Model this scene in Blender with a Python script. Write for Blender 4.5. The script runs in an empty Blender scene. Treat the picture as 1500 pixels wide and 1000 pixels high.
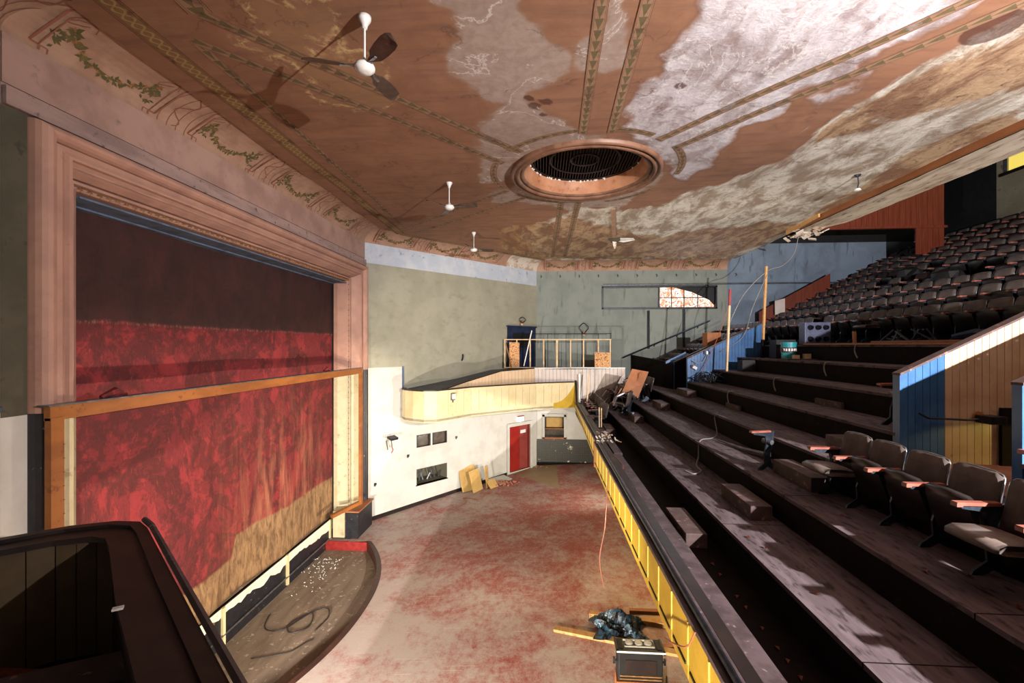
import bpy, math, random
import numpy as np
from mathutils import Vector, Matrix
random.seed(7); rnd = random.Random(11)
SC = bpy.context.scene
COL = SC.collection
pi = math.pi

# ------------------------------------------------------------------ camera, world, lights, exposure
F = 650.0
cam_d = bpy.data.cameras.new('camera'); cam = bpy.data.objects.new('camera', cam_d); COL.objects.link(cam)
cam_d.sensor_width = 36.0; cam_d.lens = F / 1500 * 36; cam_d.shift_y = 6 / 1500.0
cam_d.clip_start = 0.05; cam_d.clip_end = 200
cam.location = (0, 0, 0); cam.rotation_euler = (pi / 2, 0, math.atan(44 / F))
SC.camera = cam
SC.view_settings.view_transform = 'Standard'; SC.view_settings.look = 'None'
SC.view_settings.gamma = 1.0; SC.view_settings.exposure = 0.0; SC.view_settings.use_curve_mapping = False
SC.cycles.diffuse_bounces = 1
W = bpy.data.worlds.new('world'); SC.world = W; W.use_nodes = True
W.node_tree.nodes['Background'].inputs[0].default_value = (0.55, 0.62, 0.8, 1)
W.node_tree.nodes['Background'].inputs[1].default_value = 0.0

def lamp(name, typ, loc, energy, color, size=0.1, target=None, spot=None, blend=0.3, sy=None):
    d = bpy.data.lights.new(name, typ); d.energy = energy; d.color = color
    if typ == 'AREA':
        d.shape = 'RECTANGLE'; d.size = size; d.size_y = sy or size
    else:
        d.shadow_soft_size = size
    if typ == 'SPOT': d.spot_size = spot; d.spot_blend = blend
    o = bpy.data.objects.new(name, d); COL.objects.link(o); o.location = loc
    if target is not None:
        o.rotation_euler = (Vector(target) - Vector(loc)).to_track_quat('-Z', 'Y').to_euler()
    return o
# a work light on the balcony, near the wall behind the camera
lamp('work_light_balcony', 'SPOT', (6.0, -0.6, 1.12), 9200, (1.0, 0.94, 0.93), 0.05, (5.0, 12.0, 1.3), math.radians(156), 0.85)
# work lights under the near box and the balcony, then two added fills
lamp('work_light_floor', 'SPOT', (-0.2, -0.6, -3.3), 3300, (1.0, 0.88, 0.68), 0.08, (-0.6, 14, -3.6), math.radians(128), 0.5)
lamp('work_light_under_balcony', 'SPOT', (4.1, 9.6, -4.2), 3300, (1.0, 0.84, 0.66), 0.12, (-6.5, 10.2, -1.8), math.radians(64), 0.5)
lamp('pit_fill_light', 'SPOT', (-4.2, 3.3, -5.0), 4200, (1.0, 0.93, 0.84), 0.1, (0.6, 13.0, -4.6), math.radians(95), 0.6)  # unseen fill, added to spread light evenly over floor and fascia
lamp('far_wall_fill_light', 'SPOT', (4.2, 13.8, -4.1), 1100, (1.0, 0.92, 0.8), 0.15, (-2.2, 18.0, -3.4), math.radians(80), 0.7)  # unseen fill, added to brighten the far white wall
lamp('passage_lamp', 'SPOT', (7.6, 4.95, -1.1), 70, (1.0, 0.72, 0.2), 0.04, (5.9, 6.3, -1.75), math.radians(38), 0.15)
# daylight spilling through the far wall window and an added soft fill behind the camera
lamp('window_daylight', 'AREA', (6.4, 20.1, 2.15), 60, (0.75, 0.85, 1.0), 2.2, (6.2, 12, -1), sy=0.8)
lamp('fill_upper', 'AREA', (1.5, -1.2, 1.6), 10, (0.95, 0.85, 0.85), 2.6, (1.5, 12, 1.0))

# ------------------------------------------------------------------ colours and materials
def lin(h):
    h = h.lstrip('#'); v = [int(h[i:i + 2], 16) / 255 for i in (0, 2, 4)]
    return tuple((c / 12.92 if c <= .04045 else ((c + .055) / 1.055) ** 2.4) for c in v) + (1.0,)
def newmat(name):
    m = bpy.data.materials.new(name); m.use_nodes = True
    nt = m.node_tree; return m, nt, nt.nodes['Principled BSDF']
def N(nt, t, **kw):
    n = nt.nodes.new(t)
    for k, v in kw.items(): setattr(n, k, v)
    return n
def math_(nt, op, a, b=None, c=None):
    n = N(nt, 'ShaderNodeMath', operation=op)
    for i, v in enumerate((a, b, c)):
        if v is None: continue
        if isinstance(v, (int, float)): n.inputs[i].default_value = v
        else: nt.links.new(v, n.inputs[i])
    return n.outputs[0]
def noise(nt, vec, scale, detail=6, rough=0.6, dist=0.0, stretch=None):
    if stretch is not None:
        mp = N(nt, 'ShaderNodeMapping'); mp.inputs['Scale'].default_value = stretch
        nt.links.new(vec, mp.inputs['Vector']); vec = mp.outputs[0]
    n = N(nt, 'ShaderNodeTexNoise'); nt.links.new(vec, n.inputs['Vector'])
    n.inputs['Scale'].default_value = scale; n.inputs['Detail'].default_value = detail
    n.inputs['Roughness'].default_value = rough; n.inputs['Distortion'].default_value = dist
    return n.outputs['Fac']
def sstep(nt, v, lo, hi):
    m = N(nt, 'ShaderNodeMapRange', interpolation_type='SMOOTHSTEP')
    nt.links.new(v, m.inputs['Value']); m.inputs['From Min'].default_value = lo; m.inputs['From Max'].default_value = hi
    return m.outputs['Result']
def mixc(nt, fac, a, b):
    m = N(nt, 'ShaderNodeMix', data_type='RGBA')
    if isinstance(fac, (int, float)): m.inputs['Factor'].default_value = fac
    else: nt.links.new(fac, m.inputs['Factor'])
    for i, v in ((6, a), (7, b)):
        if isinstance(v, tuple): m.inputs[i].default_value = v
        else: nt.links.new(v, m.inputs[i])
    return m.outputs[2]
def bump(nt, bsdf, h, strength=0.3, dist=0.02):
    b = N(nt, 'ShaderNodeBump'); b.inputs['Strength'].default_value = strength; b.inputs['Distance'].default_value = dist
    nt.links.new(h, b.inputs['Height']); nt.links.new(b.outputs[0], bsdf.inputs['Normal'])
def ocoord(nt): return N(nt, 'ShaderNodeTexCoord').outputs['Object']

def M(name, c1, c2=None, scale=3.0, lo=.4, hi=.65, stretch=None, c3=None, s3=12.0, lo3=.58, hi3=.68, st3=None,
      rough=.75, bmp=.15, bs=25.0, metal=0.0, spec=None, bd=.01, emit=None, es=0.0):
    m, nt, b = newmat(name); v = ocoord(nt)
    col = lin(c1)
    if c2: col = mixc(nt, sstep(nt, noise(nt, v, scale, stretch=stretch), lo, hi), lin(c1), lin(c2))
    if c3: col = mixc(nt, sstep(nt, noise(nt, v, s3, stretch=st3), lo3, hi3), col, lin(c3))
    if isinstance(col, tuple): b.inputs['Base Color'].default_value = col
    else: nt.links.new(col, b.inputs['Base Color'])
    b.inputs['Roughness'].default_value = rough; b.inputs['Metallic'].default_value = metal
    if spec is not None: b.inputs['Specular IOR Level'].default_value = spec
    if bmp: bump(nt, b, noise(nt, v, bs, stretch=stretch), bmp, bd)
    if emit:
        b.inputs['Emission Color'].default_value = lin(emit); b.inputs['Emission Strength'].default_value = es
    return m

# ---- ceiling: stains come from vertex attributes (their own shapes on the plaster)
def ceiling_mat():
    m, nt, b = newmat('stained_ceiling_plaster'); v = ocoord(nt)
    def at(n):
        a = N(nt, 'ShaderNodeAttribute', attribute_name=n); return a.outputs['Fac']
    n1 = noise(nt, v, 1.6, 9, .62, .6); n2 = noise(nt, v, 6.0, 8, .7, .4); n3 = noise(nt, v, 22, 6, .75)
    nst = noise(nt, v, 1.2, 8, .65, .8, stretch=(2.2, .55, 1))
    nst2 = noise(nt, v, 1.3, 11, .72, .5, stretch=(1.7, .7, 1))
    nj = noise(nt, v, 1.1, 4, .45, .2)
    j = math_(nt, 'MULTIPLY', math_(nt, 'SUBTRACT', nj, .5), 1.1)
    j2 = math_(nt, 'ADD', math_(nt, 'MULTIPLY', math_(nt, 'SUBTRACT', noise(nt, v, 1.0, 5, .5, .4, stretch=(1.8, .6, 1)), .5), 1.1), math_(nt, 'MULTIPLY', math_(nt, 'SUBTRACT', n2, .5), .12))
    base = mixc(nt, sstep(nt, n1, .35, .7), lin('#966b50'), lin('#885e44'))
    base = mixc(nt, sstep(nt, noise(nt, v, 2.5, 4, .6, 0, stretch=(.4, 3, 1)), .45, .75), base, lin('#7f5a46'))
    mg = math_(nt, 'ADD', at('grey'), j)
    fg = sstep(nt, mg, .46, .56)
    col = mixc(nt, math_(nt, 'MULTIPLY', fg, .75), base, mixc(nt, sstep(nt, n2, .35, .65), lin('#9c8a7e'), lin('#b0a094')))
    rim = math_(nt, 'SUBTRACT', 1, math_(nt, 'MINIMUM', 1, math_(nt, 'MULTIPLY', math_(nt, 'ABSOLUTE', math_(nt, 'SUBTRACT', mg, .47)), 25)))
    col = mixc(nt, math_(nt, 'MULTIPLY', rim, .5), col, lin('#8e6a50'))
    mw = math_(nt, 'ADD', at('white'), j)
    fw = sstep(nt, mw, .46, .58)
    wc = mixc(nt, sstep(nt, nst2, .3, .62), lin('#968684'), lin('#cfc8ca'))
    wc = mixc(nt, math_(nt, 'MULTIPLY', sstep(nt, n2, .55, .7), .6), wc, lin('#e6e2e2'))
    wc = mixc(nt, math_(nt, 'MULTIPLY', sstep(nt, n1, .5, .62), .55), wc, lin('#876e64'))
    col = mixc(nt, fw, col, wc)
    rim2 = math_(nt, 'SUBTRACT', 1, math_(nt, 'MINIMUM', 1, math_(nt, 'MULTIPLY', math_(nt, 'ABSOLUTE', math_(nt, 'SUBTRACT', mw, .46)), 30)))
    col = mixc(nt, math_(nt, 'MULTIPLY', rim2, .6), col, lin('#7d5c4a'))
    mc = math_(nt, 'ADD', at('cream'), j2)
    cc = mixc(nt, sstep(nt, nst2, .4, .6), lin('#9c8874'), lin('#dcd4c6'))
    cc = mixc(nt, math_(nt, 'MULTIPLY', sstep(nt, n2, .52, .68), .7), cc, lin('#8f7556'))
    col = mixc(nt, sstep(nt, mc, .46, .6), col, cc)
    mb = math_(nt, 'ADD', at('brown'), j2)
    bc = mixc(nt, sstep(nt, nst2, .42, .6), lin('#7e5436'), lin('#b08a5e'))
    bc = mixc(nt, sstep(nt, n2, .55, .7), bc, lin('#5a3823'))
    bc = mixc(nt, sstep(nt, n3, .6, .75), bc, lin('#d9c7a6'))
    col = mixc(nt, math_(nt, 'MULTIPLY', sstep(nt, mb, .48, .62), .85), col, bc)
    mo = math_(nt, 'ADD', at('gold'), j)
    col = mixc(nt, math_(nt, 'MULTIPLY', sstep(nt, mo, .45, .56), .22), col, lin('#a88a5c'))
    rim3 = math_(nt, 'SUBTRACT', 1, math_(nt, 'MINIMUM', 1, math_(nt, 'MULTIPLY', math_(nt, 'ABSOLUTE', math_(nt, 'SUBTRACT', mo, .46)), 14)))
    col = mixc(nt, math_(nt, 'MULTIPLY', math_(nt, 'MULTIPLY', rim3, sstep(nt, n2, .45, .6)), .8), col, lin('#d8bd84'))
    col = mixc(nt, math_(nt, 'MULTIPLY', sstep(nt, math_(nt, 'ADD', at('spot'), math_(nt, 'MULTIPLY', math_(nt, 'SUBTRACT', n2, .5), .3)), .45, .62), .8), col, lin('#4a2418'))
    cr = math_(nt, 'SUBTRACT', 1, math_(nt, 'MINIMUM', 1, math_(nt, 'MULTIPLY', math_(nt, 'ABSOLUTE', math_(nt, 'SUBTRACT', noise(nt, v, .55, 9, .55, .3), .5)), 160)))
    col = mixc(nt, math_(nt, 'MULTIPLY', math_(nt, 'MULTIPLY', cr, sstep(nt, n1, .45, .6)), .55), col, lin('#4d382c'))
    cr2 = math_(nt, 'SUBTRACT', 1, math_(nt, 'MINIMUM', 1, math_(nt, 'MULTIPLY', math_(nt, 'ABSOLUTE', math_(nt, 'SUBTRACT', noise(nt, v, .8, 10, .6, .6), .47)), 110)))
    col = mixc(nt, math_(nt, 'MULTIPLY', math_(nt, 'MULTIPLY', cr2, math_(nt, 'MAXIMUM', fw, fg)), .6), col, lin('#e8e0da'))
    nt.links.new(col, b.inputs['Base Color']); b.inputs['Roughness'].default_value = .85
    hh = math_(nt, 'ADD', math_(nt, 'MULTIPLY', n2, math_(nt, 'ADD', .15, math_(nt, 'MAXIMUM', fw, sstep(nt, mc, .46, .6)))), math_(nt, 'MULTIPLY', n3, .15))
    bump(nt, b, hh, .35, .05)
    return m

def stencil_mat(name, kind):
    m, nt, b = newmat(name)
    uv = N(nt, 'ShaderNodeUVMap'); sp = N(nt, 'ShaderNodeSeparateXYZ'); nt.links.new(uv.outputs[0], sp.inputs[0])
    u, w = sp.outputs[0], sp.outputs[1]
    v = ocoord(nt)
    ground = mixc(nt, sstep(nt, noise(nt, v, 5), .4, .65), lin('#9a775b'), lin('#8f6c52'))
    dv = math_(nt, 'ABSOLUTE', math_(nt, 'SUBTRACT', w, .5))
    if kind == 'leaf':
        fr = math_(nt, 'FRACT', math_(nt, 'MULTIPLY', u, 5.2))
        # arrow shaped leaf: half width shrinks along the repeat, with a notch
        wid = math_(nt, 'MULTIPLY', math_(nt, 'SUBTRACT', 1, fr), .34)
        leaf = math_(nt, 'LESS_THAN', math_(nt, 'ABSOLUTE', math_(nt, 'SUBTRACT', dv, math_(nt, 'MULTIPLY', wid, .55))), math_(nt, 'MULTIPLY', wid, .42))
        stem = math_(nt, 'LESS_THAN', dv, .035)
        mask = math_(nt, 'MAXIMUM', leaf, stem)
        green = '#5a5132'
    else:
        a = math_(nt, 'SINE', math_(nt, 'MULTIPLY', u, 26)); c = math_(nt, 'MULTIPLY', a, .22)
        d1 = math_(nt, 'ABSOLUTE', math_(nt, 'SUBTRACT', math_(nt, 'SUBTRACT', w, .5), c))
        d2 = math_(nt, 'ABSOLUTE', math_(nt, 'ADD', math_(nt, 'SUBTRACT', w, .5), c))
        mask = math_(nt, 'MAXIMUM', math_(nt, 'LESS_THAN', d1, .06), math_(nt, 'LESS_THAN', d2, .06))
        green = '#a58a58'; ground = mixc(nt, sstep(nt, noise(nt, v, 5), .4, .65), lin('#84643f'), lin('#7a5b3a'))
    col = mixc(nt, math_(nt, 'MULTIPLY', mask, .85), ground, lin(green))
    edge = math_(nt, 'MAXIMUM', math_(nt, 'GREATER_THAN', dv, .455), math_(nt, 'MULTIPLY', math_(nt, 'GREATER_THAN', dv, .36), math_(nt, 'LESS_THAN', dv, .39)))
    col = mixc(nt, math_(nt, 'MULTIPLY', edge, .8), col, lin('#5e3526'))
    wear = sstep(nt, noise(nt, v, 2.2, 8, .7), .5, .66)
    nt.links.new(col, b.inputs['Base Color']); b.inputs['Roughness'].default_value = .85
    # worn paint flakes off to show the plaster
    tr = N(nt, 'ShaderNodeBsdfTransparent'); mx = N(nt, 'ShaderNodeMixShader'); out = nt.nodes['Material Output']
    nt.links.new(math_(nt, 'MULTIPLY', wear, .55), mx.inputs[0]); nt.links.new(b.outputs[0], mx.inputs[1]); nt.links.new(tr.outputs[0], mx.inputs[2])
    nt.links.new(mx.outputs[0], out.inputs[0])
    return m

def floor_mat():
    m, nt, b = newmat('worn_red_painted_floor'); v = ocoord(nt)
    sp = N(nt, 'ShaderNodeSeparateXYZ'); nt.links.new(v, sp.inputs[0]); X, Y = sp.outputs[0], sp.outputs[1]
    n1 = noise(nt, v, .8, 11, .76, .3); n2 = noise(nt, v, 8, 10, .85, .2, stretch=(1, .7, 1)); n3 = noise(nt, v, 25, 5, .8)
    wear = math_(nt, 'ADD', math_(nt, 'MULTIPLY', n1, .9), math_(nt, 'MULTIPLY', n2, .55))
    # more paint survives at the far middle, less near the stage
    wear = math_(nt, 'ADD', wear, math_(nt, 'MULTIPLY', sstep(nt, math_(nt, 'MULTIPLY', X, -1), .6, 4.5), .10))
    wear = math_(nt, 'SUBTRACT', wear, math_(nt, 'MULTIPLY', sstep(nt, Y, 8.0, 12.5), .08))
    grey = mixc(nt, n3, lin('#c4b7ad'), lin('#b0a196'))
    red = mixc(nt, sstep(nt, n2, .35, .7), lin('#9a463e'), lin('#ab6454'))
    col = mixc(nt, math_(nt, 'MULTIPLY', sstep(nt, wear, .56, .84), .92), red, grey)
    col = mixc(nt, math_(nt, 'MULTIPLY', sstep(nt, n3, .55, .68), .6), col, lin('#d3c8be'))
    # bare patch by the far alcove
    pat = math_(nt, 'MULTIPLY', sstep(nt, math_(nt, 'ADD', Y, math_(nt, 'MULTIPLY', X, 1.2)), 17.6, 17.75), math_(nt, 'SUBTRACT', 1, sstep(nt, X, .62, .68)))
    col = mixc(nt, math_(nt, 'MULTIPLY', pat, .85), col, lin('#a8936c'))
    # long scratches
    sc = noise(nt, v, 3.0, 3, .5, .2, stretch=(.35, 9, 1))
    col = mixc(nt, math_(nt, 'MULTIPLY', sstep(nt, sc, .66, .72), .5), col, lin('#d9cbb8'))
    nt.links.new(col, b.inputs['Base Color']); b.inputs['Roughness'].default_value = .62
    bump(nt, b, math_(nt, 'ADD', n2, n3), .12, .02)
    return m

def curtain_mat():
    m, nt, b = newmat('stained_red_curtain'); v = ocoord(nt)
    sp = N(nt, 'ShaderNodeSeparateXYZ'); nt.links.new(v, sp.inputs[0]); Y, Z = sp.outputs[1], sp.outputs[2]
    n1 = noise(nt, v, .7, 10, .66, .35); n2 = noise(nt, v, 2.2, 10, .72, .5, stretch=(1, 1, .7)); n3 = noise(nt, v, 14, 6, .7, 0, stretch=(1, 1.6, .35))
    vein = math_(nt, 'ABSOLUTE', math_(nt, 'SUBTRACT', n1, .5)); vein2 = math_(nt, 'ABSOLUTE', math_(nt, 'SUBTRACT', n2, .5))
    col = mixc(nt, sstep(nt, n2, .35, .7), lin('#8f2a2d'), lin('#661b20'))
    col = mixc(nt, math_(nt, 'MULTIPLY', sstep(nt, math_(nt, 'SUBTRACT', .06, vein), 0, .05), .6), col, lin('#34110f'))
    col = mixc(nt, math_(nt, 'MULTIPLY', sstep(nt, math_(nt, 'SUBTRACT', .03, vein2), 0, .025), .5), col, lin('#3b1412'))
    # paler streaks low at the far side
    fz = math_(nt, 'MULTIPLY', sstep(nt, Z, -.6, -3.6), 1.0)
    fy = math_(nt, 'MULTIPLY', sstep(nt, Y, 7.6, 10.8), math_(nt, 'SUBTRACT', 1, sstep(nt, Y, 11.5, 13.3)))
    st = noise(nt, v, 1.6, 6, .65, .3, stretch=(1, 2.2, .3))
    col = mixc(nt, math_(nt, 'MULTIPLY', math_(nt, 'MULTIPLY', math_(nt, 'MULTIPLY', fz, fy), sstep(nt, st, .38, .75)), .75), col, lin('#c4805f'))
    col = mixc(nt, math_(nt, 'MULTIPLY', sstep(nt, n3, .6, .72), .35), col, lin('#c8574a'))
    # dark brown top band above the seam
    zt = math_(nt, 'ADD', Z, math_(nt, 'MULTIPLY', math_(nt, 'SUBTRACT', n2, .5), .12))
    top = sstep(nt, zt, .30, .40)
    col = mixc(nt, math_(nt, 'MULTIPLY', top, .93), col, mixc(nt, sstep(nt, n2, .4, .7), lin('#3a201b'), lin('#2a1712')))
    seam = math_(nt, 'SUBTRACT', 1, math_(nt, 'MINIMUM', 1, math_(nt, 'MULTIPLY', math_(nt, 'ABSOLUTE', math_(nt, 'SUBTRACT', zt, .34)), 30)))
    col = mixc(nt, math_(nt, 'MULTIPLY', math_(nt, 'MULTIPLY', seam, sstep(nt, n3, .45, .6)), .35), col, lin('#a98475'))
    # brown hem with a hump
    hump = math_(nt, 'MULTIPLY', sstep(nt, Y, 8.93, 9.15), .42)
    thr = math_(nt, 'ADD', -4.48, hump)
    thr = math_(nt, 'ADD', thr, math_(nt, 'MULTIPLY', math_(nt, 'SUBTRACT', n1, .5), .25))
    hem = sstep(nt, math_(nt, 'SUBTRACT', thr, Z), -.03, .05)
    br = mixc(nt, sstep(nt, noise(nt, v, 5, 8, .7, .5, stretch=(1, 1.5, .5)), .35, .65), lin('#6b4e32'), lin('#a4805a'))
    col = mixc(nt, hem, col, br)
    nt.links.new(col, b.inputs['Base Color']); b.inputs['Roughness'].default_value = .8
    bump(nt, b, math_(nt, 'ADD', n2, math_(nt, 'MULTIPLY', n3, .4)), .5, .06)
    return m

MAT = {}
MAT['ceil'] = ceiling_mat()
MAT['leafband'] = stencil_mat('leaf_stencil_paint', 'leaf'); MAT['scrollband'] = stencil_mat('scroll_stencil_paint', 'scroll')
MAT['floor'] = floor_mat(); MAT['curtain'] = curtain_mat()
MAT['cove'] = M('painted_cove_plaster', '#ad8871', '#9d7862', 3, c3='#a97f66', s3=2, bmp=.1)
MAT['covestain'] = M('peeling_cove_plaster', '#b59c85', '#d8cabb', 2, .4, .55, c3='#7c5a40', s3=5, bmp=.3, bd=.03)
MAT['redline'] = M('dull_red_paint', '#8a5440', rough=.8, bmp=0)
MAT['leafg'] = M('olive_leaf_paint', '#544d2b', '#6b5c34', 9, rough=.8, bmp=0)
MAT['flower'] = M('ochre_flower_paint', '#a5713c', '#8e532a', 14, rough=.8, bmp=0)
MAT['pinkpl'] = M('pink_tan_plaster', '#b18d7e', '#9c7a6c', 1.4, c3='#8b7068', s3=5, lo3=.6, hi3=.75, bmp=.12)
MAT['lintel'] = M('sooty_pink_plaster', '#a98c82', '#8c746e', 3, stretch=(1, .3, 1.5), c3='#544646', s3=8, lo3=.58, hi3=.7, bmp=.2)
MAT['frame'] = M('salmon_moulding_paint', '#ba8d79', '#aa8070', 2, c3='#a77a66', s3=7, lo3=.62, hi3=.75, rough=.6, bmp=.05)
MAT['frame_low'] = M('cream_moulding_paint', '#cdbf9c', '#c2b28c', 3, c3='#ab9a78', s3=5, rough=.6, bmp=.05)
MAT['bead'] = M('gilt_bead', '#7d5a36', '#a8794a', 9, rough=.5)
MAT['soffitblue'] = M('dusty_blue_board', '#65748c', '#505c70', 4, rough=.8)
MAT['greenwall'] = M('faded_green_wall', '#9a9784', '#a6a290', 1.3, .35, .65, stretch=(1, 1, .8), c3='#93917b', s3=3.0, lo3=.5, hi3=.75, st3=(.8, .8, 1.5), bmp=.12)
MAT['bluewall'] = M('grey_green_wall', '#878d86', '#7b827c', 1.2, c3='#676e68', s3=3.5, lo3=.56, hi3=.7, st3=(1.8, 1.8, .25), bmp=.1)
MAT['coolwall'] = M('blue_grey_wall', '#76869a', '#6a7888', 1.2, c3='#5d6876', s3=3.5, st3=(1.5, 1.5, .3), bmp=.1)
MAT['coollit'] = M('pale_blue_cool_lit_wall', '#b9c2cf', '#c9cdd4', 2.5, c3='#93a0b0', s3=4, lo3=.6, bmp=.1)  # upper splay wall: cooler light above a shadow edge, put into the colour
MAT['white'] = M('chalky_white_wall', '#d6d2c9', '#cbc6bc', 1.5, c3='#c6c2b8', s3=4, lo3=.6, hi3=.75, bmp=.1)
MAT['olivewall'] = M('olive_grey_wall', '#6f6a58', '#7c7763', 2, c3='#545040', s3=4, bmp=.1)
MAT['darkolive'] = M('dark_olive_wall', '#4b4738', '#565141', 2, c3='#3c382c', s3=4)
MAT['cream'] = M('cream_board_paint', '#e8d6a8', '#e0cb99', 2, c3='#cdb78a', s3=6, lo3=.6, hi3=.75, rough=.55, bmp=.04)
MAT['peach'] = M('peach_board_paint', '#e2c3a0', '#d8b892', 2, rough=.6, bmp=.04)
MAT['palebead'] = M('pale_lilac_beadboard', '#d9ccc4', '#cfc0b6', 2, rough=.6, bmp=.04)
MAT['yellow'] = M('mustard_yellow_paint', '#c9a532', '#bb9628', 2.5, c3='#a88423', s3=9, lo3=.62, hi3=.75, rough=.5, bmp=.04)
MAT['yellowlt'] = M('pale_yellow_paint', '#d8bb55', rough=.5, bmp=0)
MAT['darkrail'] = M('dark_brown_varnish', '#1d1412', '#2a1d19', 4, c3='#41332f', s3=3, lo3=.6, hi3=.7, rough=.42, bmp=.1)
MAT['dustrail'] = M('dusty_dark_rail', '#46393a', '#5d4e50', 5, c3='#8a7a7c', s3=14, lo3=.6, hi3=.72, rough=.6, bmp=.15)
MAT['tread'] = M('dusty_purple_brown_tread', '#5a4e51', '#6c6063', 3, stretch=(3, .5, 1), c3='#3a3131', s3=5, lo3=.5, hi3=.66, st3=(3, .8, 1), rough=.8, bmp=.25, bd=.01, spec=.2)
MAT['riser'] = M('black_brown_riser', '#120c0b', '#1a1211', 4, c3='#241916', s3=6, lo3=.62, rough=.8, bmp=.08, spec=.12)
MAT['box'] = M('worn_brown_box', '#4a3937', '#5c4a47', 5, c3='#9a7064', s3=10, lo3=.6, rough=.7, bmp=.15)
MAT['bluepaint'] = M('glossy_blue_paint', '#3d6796', '#33598a', 3, c3='#6f97bd', s3=30, lo3=.68, hi3=.74, rough=.3, bmp=.2, bs=60)
MAT['tanboard'] = M('glossy_cream_tan_paint', '#c9b092', '#b99d7e', 3, c3='#8f6b43', s3=5, lo3=.63, hi3=.75, rough=.3, bmp=.1)
MAT['orange'] = M('orange_varnished_wood', '#a06028', '#8a4f20', 3, stretch=(1, .3, 1), c3='#7d451b', s3=7, rough=.5, bmp=.08)
MAT['plank'] = M('raw_pine', '#c99a60', '#b98750', 4, stretch=(2, .4, 1), c3='#8c5c34', s3=9, rough=.7, bmp=.1)
MAT['stud'] = M('pale_pine_stud', '#dfc39b', '#d0ae82', 6, rough=.7)
MAT['osb'] = M('strand_board', '#c98c5a', '#e0b07c', 22, .42, .55, c3='#7c452a', s3=18, lo3=.55, hi3=.62, rough=.8, bmp=.2)
MAT['brownpl'] = M('brown_plywood', '#a5683e', '#96592f', 3, rough=.6)
MAT['board_tan'] = M('tan_fibreboard', '#d2ab68', '#c79d58', 4, rough=.8)
MAT['redwood'] = M('red_brown_panelling', '#7a3521', '#632817', 4, stretch=(6, 6, .3), rough=.5)
MAT['black'] = M('matt_black', '#0c0c0e', '#141416', 6, rough=.6)
MAT['blackpaint'] = M('chipped_black_paint', '#18181c', '#22222a', 5, c3='#8d8678', s3=14, lo3=.66, hi3=.7, rough=.45)
MAT['navy'] = M('navy_paint', '#1f2b4a', '#17203a', 4, rough=.5)
MAT['reddoor'] = M('red_door_paint', '#9c2219', '#8e1c14', 3, rough=.45, bmp=.04)
MAT['reddoor2'] = M('dusty_red_door_paint', '#98403a', '#8c3832', 3, rough=.5, bmp=.04)
MAT['metal'] = M('dull_steel', '#8d8f94', '#6f7278', 9, rough=.35, metal=.8)
MAT['iron'] = M('dark_iron', '#23252b', '#33363d', 9, rough=.4, metal=.5)
MAT['whitemetal'] = M('white_enamel', '#e9e6e0', '#dcd7cf', 6, rough=.3)
MAT['blade'] = M('tarnished_brown_blade', '#4a3a33', '#5d4a3e', 6, c3='#c2a27c', s3=7, lo3=.66, hi3=.74, rough=.3, metal=.3)
MAT['seatfab'] = M('worn_grey_brown_seat_cloth', '#4e4440', '#5b504b', 7, c3='#4f4441', s3=12, rough=.85, bmp=.15)
MAT['seatback'] = M('dark_seat_shell', '#1a1514', '#241d1c', 6, rough=.4)
MAT['cushion'] = M('dusty_seat_vinyl', '#5c504b', '#6c5f58', 5, c3='#54494a', s3=9, rough=.5)
MAT['arm'] = M('worn_pink_wood_arm', '#94594b', '#82493c', 8, rough=.35)
MAT['ironwork'] = M('blue_black_cast_iron', '#2c333d', '#3d4752', 12, rough=.35, metal=.5)
MAT['glassd'] = M('dirty_dark_glass', '#4a3f34', '#5e5244', 6, rough=.2)
MAT['well'] = M('orange_plaster_ring', '#bb8562', '#a8714e', 2.5, c3='#8c5230', s3=5, rough=.6, bmp=.1)
MAT['ringd'] = M('brown_ring_moulding', '#86604a', '#6c4a36', 4, rough=.5, bmp=.08)
MAT['grille'] = M('brown_black_grille', '#33241d', '#241812', 8, rough=.7)
MAT['wood_brown'] = M('rust_brown_beam', '#8d5630', '#7a4825', 3, stretch=(1, .3, 1), rough=.6)
MAT['pit'] = M('dirty_pit_boards', '#8d7a66', '#7a6855', 2, stretch=(2.5, .5, 1), c3='#b8aa98', s3=9, lo3=.58, hi3=.7, rough=.85, bmp=.25, bd=.02)
MAT['curb'] = M('dark_red_brown_curb', '#38201a', '#482b22', 3, rough=.5)
MAT['redpaint'] = M('red_edge_paint', '#8d1f1d', '#a02b25', 8, rough=.5)
MAT['apronw'] = M('flaking_white_paint', '#efe9d6', '#e3dbc4', 5, c3='#222', s3=9, lo3=.72, hi3=.74, rough=.7) if False else M('flaking_white_paint', '#efe9d6', '#e3dbc4', 5, rough=.7)
MAT['bag'] = M('black_blue_plastic', '#1d2e3a', '#27485a', 7, c3='#0c1014', s3=8, lo3=.5, hi3=.56, rough=.12, bmp=.6, bs=9, bd=.05)
MAT['greybox'] = M('grey_blue_steel_panel', '#5a5f78', '#4b5068', 5, rough=.45, metal=.2)
MAT['knob'] = M('black_bakelite', '#101014', rough=.2, bmp=0)
MAT['teal'] = M('teal_plastic', '#2a8f96', '#237f88', 5, rough=.35)
MAT['label'] = M('white_label_print', '#e8e4e0', '#d8cfc8', 12, rough=.5)
MAT['darklab'] = M('dark_label_print', '#3a1d22', '#201014', 12, rough=.5)
MAT['wire'] = M('grey_cable', '#8a847e', rough=.4, bmp=0)
MAT['wiredark'] = M('dark_cable', '#2d2724', rough=.4, bmp=0)
MAT['wirered'] = M('red_brown_cable', '#9c5a44', rough=.4, bmp=0)
MAT['rubble'] = M('broken_plaster_and_brick', '#c98a74', '#a8604a', 8, c3='#e0cdb8', s3=15, rough=.9, bmp=.3)
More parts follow.
